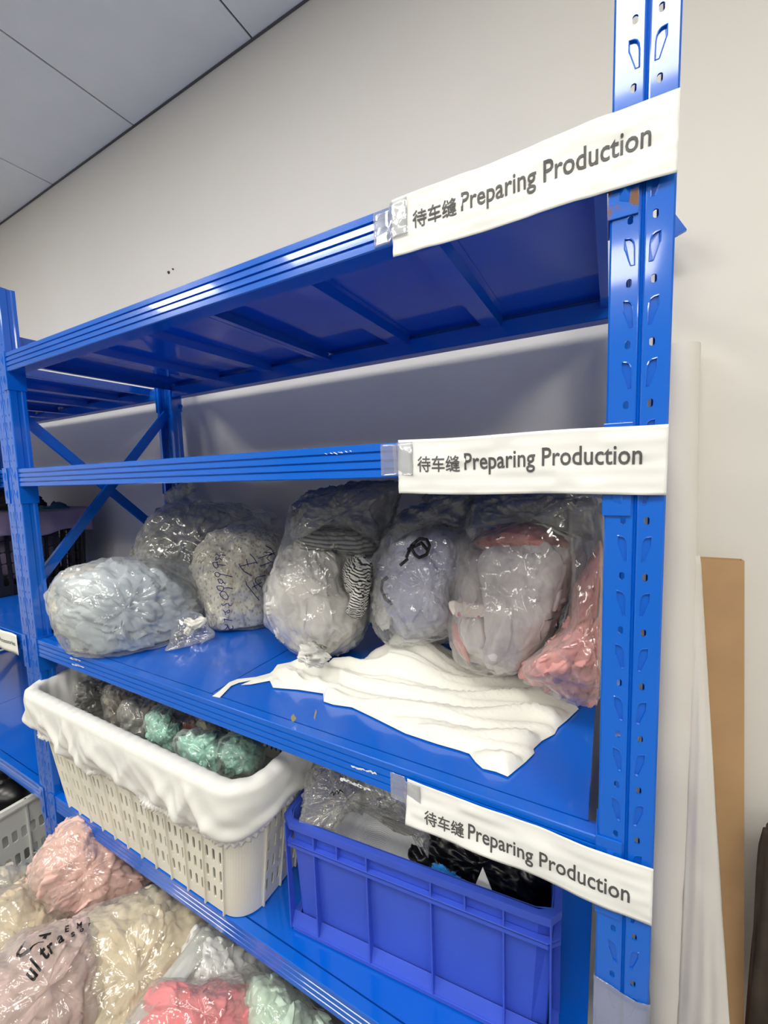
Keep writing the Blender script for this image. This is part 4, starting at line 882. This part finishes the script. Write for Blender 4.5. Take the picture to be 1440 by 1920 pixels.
# ------------------------------------------------------------ bags on the lowest level
S5 = .001
PNK = fabric('pale pink satin', (.80, .52, .46), .12, 8, rough=.5); CR2 = fabric('cream knit', (.74, .64, .47), .14, 10); MAU = fabric('dusty mauve satin', (.60, .45, .42), .10, 7, rough=.5)
WH = fabric('white knit', (.80, .80, .78), .06, 8); COR = fabric('coral pink cotton', (.80, .26, .28), .10, 8); MNT = fabric('pale mint cotton', (.56, .70, .58), .12, 10)
G5 = 'bags piled on the lowest shelf'
def low(poly, pz, lab, mat, seed, Tf=.12, Tb=.12, fpoly=None, amp=.018, cell=.08, axis=(1, 0, .5), knots=(), fm=FILM, st=3.6, **k):
    cx = sum(p[0] for p in poly) / len(poly); cy = sum(p[1] for p in poly) / len(poly); big = fpoly or [(cx + (x - cx) * 1.05, cy + (y_ - cy) * 1.05) for x, y_ in poly]
    return bag('bag_of_fabric', lab, 'bag', [dict(poly=poly, y=0, plane_z=pz, Tf=Tf, Tb=Tb, seed=seed, amp=amp, cell=cell, axis=axis, mat=mat, ymax=None, stretch=st, **k)],
               [dict(poly=big, y=0, plane_z=pz, Tf=Tf + .012, Tb=Tb + .01, seed=seed + 1, amp=.006, cell=.06, facet=.009, crump=.5, mat=fm, ymax=None, fine=.001, **k)], S5, group=G5, knots=knots)
low([(-60, 1700), (0, 1670), (60, 1665), (130, 1700), (200, 1750), (200, 1850), (120, 1950), (0, 2000), (-120, 1950), (-120, 1780)], .34, 'clear bag of cream fabric under the pale pink one at the left edge', CR2, 201, .10, .30, axis=IA(1, -.8))
low([(130, 1740), (220, 1690), (310, 1665), (395, 1700), (400, 1770), (350, 1860), (290, 1950), (220, 2040), (130, 2010), (110, 1880)], .36, 'clear bag of cream knit fabric right of the mauve bag', CR2, 203, .10, .32, axis=IA(.5, -1))
low([(345, 1790), (380, 1735), (440, 1750), (520, 1810), (520, 1900), (430, 1970), (330, 1970), (315, 1870)], .36, 'bag of white knitted fabric between cream and coral bags', WH, 205, .10, .32, axis=IA(.3, 1))
low([(480, 1830), (530, 1840), (580, 1880), (640, 1950), (640, 2060), (520, 2060), (460, 1960), (460, 1870)], .38, 'clear bag of pale mint fabric under the lowest visible beam', MNT, 207, .10, .32, axis=IA(-.2, 1))
low([(60, 1620), (95, 1575), (125, 1545), (150, 1535), (190, 1550), (240, 1590), (290, 1630), (300, 1665), (250, 1700), (200, 1720), (150, 1728), (95, 1712), (62, 1680), (55, 1645)], .44, 'clear bag of pale pink satin directly below the basket', PNK, 209, .11, .16, axis=IA(1, -.6), amp=.019, cell=.06, st=4.5)
pk = None
rm, ob = low([(-70, 1820), (0, 1790), (40, 1755), (100, 1735), (160, 1728), (200, 1745), (208, 1790), (205, 1850), (190, 1930), (140, 2020), (20, 2060), (-90, 1980)], .42, 'clear printed bag of dusty mauve satin with a tied knot', MAU, 211, .10, .20, axis=IA(.8, -1), amp=.018, cell=.10, st=4.5,
    knots=[tuft([(186, 1760), (194, 1735), (200, 1706)], -.055, [.024, .024, .015], 21, mat=KNOT)])
T = bvh(ob[:2])
def decal(T, V, F, fn, name, mat, root, lift=.0015):
    pts = [cast(T, *fn(v), lift) for v in V]; ok = [p is not None for p in pts]; M = MB()
    M.add([p if p is not None else (0, 0, 0) for p in pts], [f for f in F if all(ok[i] for i in f)]); o = M.obj(name, mat); solid(o, .0004, 0); adopt(root, o)
# letters run along a bending baseline, growing towards the lower left
OFS[0] = .03
base_pts = [(46, 1836), (60, 1812), (78, 1790), (98, 1772), (118, 1759), (140, 1750), (160, 1741), (178, 1734)]
for ch, px, py, ang, sz, sx in (('u', 62, 1842, -58, 40, 1.0), ('l', 74, 1822, -54, 40, 1.0), ('t', 84, 1802, -50, 38, 1.0), ('r', 95, 1789, -42, 34, 1.0), ('a', 110, 1770, -32, 26, 1.1), ('s', 134, 1757, -24, 16, 1.3), ('o', 150, 1748, -24, 11, 1.4), ('E', 122, 1748, -14, 16, 1.0), ('M', 144, 1741, -14, 14, 1.0), ('r', 166, 1736, -14, 10, 1.0)):
    V, F = text_mesh(ch, 'letter'); mn = V.min(0); a = math.radians(ang)
    def fn(v, px=px, py=py, a=a, sz=sz, sx=sx, mn=mn):
        X = (v[0] - mn[0]) * sz * sx; Y = v[1] * sz; X = X + Y * .25
        return px + X * math.cos(a) + Y * math.sin(a), py + X * math.sin(a) - Y * math.cos(a)
    bmx = bmesh.new(); vs = [bmx.verts.new(v) for v in V]
    for f in F:
        try: bmx.faces.new([vs[i] for i in f])
        except ValueError: pass
    bmesh.ops.subdivide_edges(bmx, edges=[e for e in bmx.edges if e.calc_length() > .12], cuts=2); bmesh.ops.triangulate(bmx, faces=bmx.faces[:])
    bmx.verts.index_update(); V = np.array([v.co[:] for v in bmx.verts]); F = [tuple(v.index for v in f.verts) for f in bmx.faces]; bmx.free()
    decal(T, V, F, fn, 'printed_letter', INKB, rm)
def zz(L_): return [(x * 260 / 1440, 1700 + y * 200 / 1108) for x, y in L_]
outer = zz([(265, 350), (215, 410), (170, 480), (168, 520), (205, 530), (260, 505), (310, 465), (350, 410), (400, 375), (455, 368)]); inner = zz([(265, 350), (235, 420), (200, 470), (205, 492), (235, 480), (270, 450), (310, 430), (345, 395), (400, 368), (455, 362)])
V = []; F = []
for i, (a, b_) in enumerate(zip(outer, inner)): V += [a, b_]
for i in range(len(outer) - 1): F.append((2 * i, 2 * i + 1, 2 * i + 3, 2 * i + 2))
decal(T, V, F, lambda v: v, 'printed_swoosh', INKB, rm)
V = zz([(400, 298), (535, 265), (528, 290), (490, 300), (478, 335), (440, 330), (458, 305), (410, 312)]); decal(T, V, [(0, 1, 2, 3), (0, 3, 6, 7), (3, 4, 5, 6)], lambda v: v, 'printed_letter', INKB, rm)
low([(270, 1900), (300, 1850), (345, 1838), (420, 1842), (465, 1850), (470, 1890), (450, 1950), (380, 2020), (280, 2010), (250, 1960)], .42, 'clear bag of coral pink fabric at the bottom', COR, 213, .09, .20, axis=IA(1, -.3),
    fpoly=[(230, 1940), (275, 1860), (300, 1838), (400, 1832), (450, 1815), (478, 1810), (492, 1840), (482, 1900), (460, 1980), (380, 2050), (260, 2040)])
# translucent bag at far left and the light sheet of film between cream and white bags
low([(-60, 1700), (-20, 1640), (30, 1625), (55, 1632), (50, 1680), (20, 1720), (-20, 1790), (-80, 1800)], .40, 'greyish milky bag at the bottom left corner', fabric('stone grey cotton', (.50, .46, .38), .15, 10), 217, .06, .20, fm=FILM2)
m_, c = blob([(48, 1578), (75, 1552), (110, 1560), (120, 1590), (95, 1620), (62, 1628), (52, 1606), (70, 1600)], .10, .03, .04, None, 221, amp=.008, facet=.013, crump=.6, cell=.05, nth=100, nr=40); tag(m_.obj('film_scrap', film('bluish film', (.66, .72, .72), .55, .3, seed=4), smooth=True), 'bluish translucent film behind the pale pink bag', 'bag')
pa = [on(*q) for q in ((222, 1935, 2, .45), (275, 1925, 2, .46), (408, 1765, 2, .46), (382, 1735, 2, .46))]
G = [[np.array(pa[0]) * (1 - s) * (1 - t) + np.array(pa[1]) * s * (1 - t) + np.array(pa[2]) * s * t + np.array(pa[3]) * (1 - s) * t + np.array([0, 0, .012 * math.sin(s * math.pi)]) for s in np.linspace(0, 1, 12)] for t in np.linspace(0, 1, 30)]
o = MB().grid(G).obj('film_sheet', film('grey film sheet', (.66, .67, .63), .6, .2, seed=7), smooth=True); solid(o, .0015, 0); tag(o, 'long folded strip of grey film between cream and white bags', 'plastic sheet')

# ------------------------------------------------------------ left bay: crates
def crate(name, label, b, t, z0, z1, mat, rows, groups, per, slot, rim=True, v0=.12, v1=.86, r=.02, thick=.003):
    tb = Tub(b, t, z0, z1, r); wl, ribs = slotted_wall(tb, rows, groups, per, slot, v0, v1, mat, thick=thick); root = empty(name, ((b[0] + b[2]) / 2, (b[1] + b[3]) / 2, z0), label, 'crate')
    us_ = np.linspace(0, 1, 100, endpoint=False); M = MB(); ring = [tb.at(u, 0) for u in us_]; M.add(ring + [(x, y, z + .004) for x, y, z in ring], [tuple(range(100))[::-1], tuple(range(100, 200))] + [(i, (i + 1) % 100, 100 + (i + 1) % 100, 100 + i) for i in range(100)]); bo = M.obj('base', mat)
    rp = [(-.002, .955), (.012, .955), (.013, .97), (.010, 1.0), (-.004, 1.0)]
    ro = MB().grid([[tb.at(u, v, o_) for o_, v in rp] for u in us_], True, True).obj('rim', mat, smooth=False)
    M = MB(); Lb = tb.fr(.5)[1]
    for u in ribs:
        q = []
        for v in (0.0, 1.0): q += [tb.at(u - .002 / Lb, v, 0), tb.at(u - .002 / Lb, v, .008), tb.at(u + .002 / Lb, v, .008), tb.at(u + .002 / Lb, v, 0)]
        M.add(q, [(k, (k + 1) % 4, 4 + (k + 1) % 4, 4 + k) for k in range(4)] + [(3, 2, 1, 0), (4, 5, 6, 7)])
    ri = M.obj('vertical_ribs', mat); adopt(root, wl, bo, ro, ri); return root
crate('plastic_crate', 'black slotted crate under a mauve cloth on the left bay shelf', (-2.62, .10, -2.09, .44), (-2.64, .09, -2.07, .45), S3 + .001, 1.352, BPLA, 5, (8, 5), 2, (.017, .042))
crate('plastic_crate', 'white slotted crate on the lowest level at the left edge', (-2.28, -.07, -1.765, .34), (-2.30, -.085, -1.745, .355), S5 + .002, .437, WPLA2, 4, (5, 4), 4, (.015, .040), v0=.06, v1=.84)
for lab, c, s, mat, sd in (('mauve garments filling the black crate', (-2.35, .27, 1.20), (.24, .15, .125), fabric('mauve grey cotton', (.36, .28, .38), .2, 12), 301),
                       ('dark plastic bag lying in the white crate', (-2.02, .12, .36), (.22, .18, .11), BLKF, 303)):
    th = np.linspace(0, 2 * np.pi, 120, endpoint=False); ph = np.linspace(.02, np.pi - .02, 60); d = np.stack([np.outer(np.sin(ph), np.cos(th)), np.outer(np.sin(ph), np.sin(th)), np.outer(np.cos(ph), np.ones(120))], -1)
    d = np.sign(d) * np.abs(d) ** .7; p = (d * s + c).reshape(-1, 3); nn_ = (d / np.linalg.norm(d, axis=2)[:, :, None]).reshape(-1, 3); p = p + nn_ * (.015 * (creases(p, sd, .07) - 1))[:, None]
    M = MB().grid(p.reshape(60, 120, 3), False, True); M.f += [tuple(range(120)), tuple(59 * 120 + k for k in range(120))[::-1]]; tag(M.obj('garment_pile' if sd == 301 else 'black_bag', mat, smooth=True), lab, 'clothes' if sd == 301 else 'bag')
# cloth over the black crate
MV = fabric('mauve cloth', (.34, .27, .37), .1, 10); TEAL = fabric('teal cloth', (.05, .14, .17), .2, 12)
tb = Tub((-2.66, .07, -2.05, .47), (-2.66, .07, -2.05, .47), 1.28, 1.372, .02)
G = []; us_ = np.linspace(0, 1, 240, endpoint=False)
for t in np.linspace(0, 1, 10):
    G.append([(tb.at(u, t + (0 if t > .15 else .10 * math.sin(u * 60)), .003 * math.sin(u * 170) * (1 - t) + .002)) for u in us_])
for sh in (.75, .4, .05): G.append([(-2.355 + (x + 2.355) * sh, .27 + (y - .27) * sh, z + .006 * math.sin(x * 40) * sh) for x, y, z in G[9]])
o = MB().grid(G, False, True).obj('crate_cover', MV, smooth=True); solid(o, .0015, 0); tag(o, 'mauve cloth draped over the black crate', 'cloth')
for nm, poly, y, mat, lab, cat in (('teal_cloth', [(66, 958), (78, 948), (92, 950), (100, 942), (118, 944), (132, 954), (125, 962), (90, 966), (66, 964)], .30, TEAL, 'dark teal cloth lying on the mauve covered crate', 'cloth'),
                                   ('dark_bag', [(-20, 930), (20, 915), (52, 918), (72, 930), (88, 944), (80, 953), (40, 956), (-20, 956)], .25, simple('dark bag skin', (.012, .012, .012), .6), 'black bag on top of the mauve covered crate', 'bag')):
    m_, c = blob(poly, y, .05, .05, 1.376, 311, amp=.008, cell=.05, nth=100, nr=40, ymax=.48); tag(m_.obj(nm, mat, smooth=True), lab, cat)

# ------------------------------------------------------------ right side: paper roll, wrap, cardboard, cloth
rr = empty('paper_roll', (.075, .43, 0), 'tall white paper roll leaning on the wall behind the right post', 'roll')
top_c = np.array([.0600, .526, 1.712]); bot_c = np.array([.078, .435, .001]); R_ = .040
M = MB(); G = []; nn = 60
for i in range(nn):
    a = 2 * math.pi * i / nn; G.append([top_c * t + bot_c * (1 - t) + np.array([math.cos(a), math.sin(a), 0]) * (R_ + .0012 * vnoise(np.array([[t * 9, a, 0]]), 5)[0]) for t in np.linspace(0, 1, 50)])
M.grid(G, True, False); sn = len(M.v); 
G = [[top_c + np.array([math.cos(2 * math.pi * i / nn), math.sin(2 * math.pi * i / nn), 0]) * r_ + np.array([0, 0, dz]) for r_, dz in ((R_, 0), (.020, 0), (.019, -.08))] for i in range(nn)]; M.grid(G, True, False)
o = M.obj('roll_body', ROLL, smooth=True); m = o.modifiers.new('edges', 'EDGE_SPLIT'); adopt(rr, o)
# loose outer layer flaring away to the right
G = []
for t in np.linspace(0, 1, 60):
    row = []; yy = .49 + (.36 - .49) * t
    py = 1040 + (2150 - 1040) * t; xr = np.interp(py, [1040, 1050, 1200, 1500, 1920, 2150], [1312, 1314, 1323, 1341, 1368, 1384])
    z = on(xr, py, 1, yy + .02)[2]; tc = (z - bot_c[2]) / (top_c[2] - bot_c[2]); cc_ = top_c * tc + bot_c * (1 - tc)
    L0 = cc_ + np.array([R_ * math.sin(1.1 - t * .8), -R_ * math.cos(1.1 - t * .8), 0]) * (1.0 + .02 * t); R0 = on(xr, py, 1, yy + .02); 
    for s in np.linspace(0, 1, 20):
        p = L0 * (1 - s) + R0 * s; p = p + np.array([0, -.010 * math.sin(s * math.pi) * min(1, t * 3 + .1) + .0016 * math.sin(s * 21 + t * 9) * t, 0])
        p[1] += .0012 * vnoise(np.array([[s * 4, t * 25, 1]]), 4)[0] + .007 * math.exp(-((s - .62) / .07) ** 2) * max(0, t - .35); row.append(p)
    G.append(row)
o = MB().grid(G).obj('loose_outer_sheet', ROLL, smooth=True); solid(o, .0006, 0); adopt(rr, o)
# carton
cb = empty('cardboard_carton', (.15, .46, 0), 'flat brown cardboard carton standing on end beside the paper roll', 'box')
zt2 = 1.30
tl_, tr_ = on(1290, 1046, 1, .545), on(1396, 1052, 1, .545); bl_, br_ = on(1290, 1985, 1, .46), on(1395, 1985, 1, .46)
zb_ = bl_[2]; 
def cpt(s, t, d):   # s across, t down, d back
    p = (tl_ * (1 - s) + tr_ * s) * (1 - t) + (bl_ * (1 - s) + br_ * s) * t; return p + np.array([0, d, 0])
D2 = .022
t_end = 1.0 + (zb_ - .001) / (tl_[2] - zb_)
def wall4(s0, s1, d0, d1): return MB().add([cpt(s0, 0, d0), cpt(s1, 0, d0), cpt(s1, 0, d1), cpt(s0, 0, d1), cpt(s0, t_end, d0), cpt(s1, t_end, d0), cpt(s1, t_end, d1), cpt(s0, t_end, d1)], [(0, 1, 2, 3), (4, 7, 6, 5), (0, 4, 5, 1), (1, 5, 6, 2), (2, 6, 7, 3), (3, 7, 4, 0)])
o1 = wall4(0, 1, 0, .003).obj('front_panel', CARD); o2 = wall4(0, 1, D2 - .003, D2).obj('rear_panel', CARD); o3 = wall4(0, .03, .003, D2 - .003).obj('side_panel', CARD); o4 = wall4(.97, 1, .003, D2 - .003).obj('side_panel', CARD)
o5 = MB().box(P(cpt(.03, 0, .004) - np.array([0, 0, .03])), P(cpt(.97, 0, D2 - .004) - np.array([0, 0, .02]))).obj('shade_block', CARD_SHADE); adopt(cb, o1, o2, o3, o4, o5)  # dark block below the open top stands in for the shade inside
# dark cloth at right edge
G = []
for t in np.linspace(0, 1, 40):
    py = 1555 + 420 * t; xl = np.interp(t, [0, .08, .3, .6, 1], [1434, 1427, 1421, 1410, 1396]); row = []
    for s in np.linspace(0, 1, 30):
        a = s * 2 * math.pi; base = on(xl, py, 1, .45); row.append(base + np.array([.09 - .09 * math.cos(a) + .004 * math.sin(s * 60 + t * 4), -.05 * math.sin(a) + .006 * math.sin(s * 45 + t * 6), 0]))
    G.append(row)
M = MB().grid(G, False, True); M.f += [tuple(range(30)), tuple(39 * 30 + k for k in range(30))[::-1]]
tag(M.obj('dark_sack', BROWN, smooth=True), 'dark brown sack cut off by the right edge of the picture', 'bag')
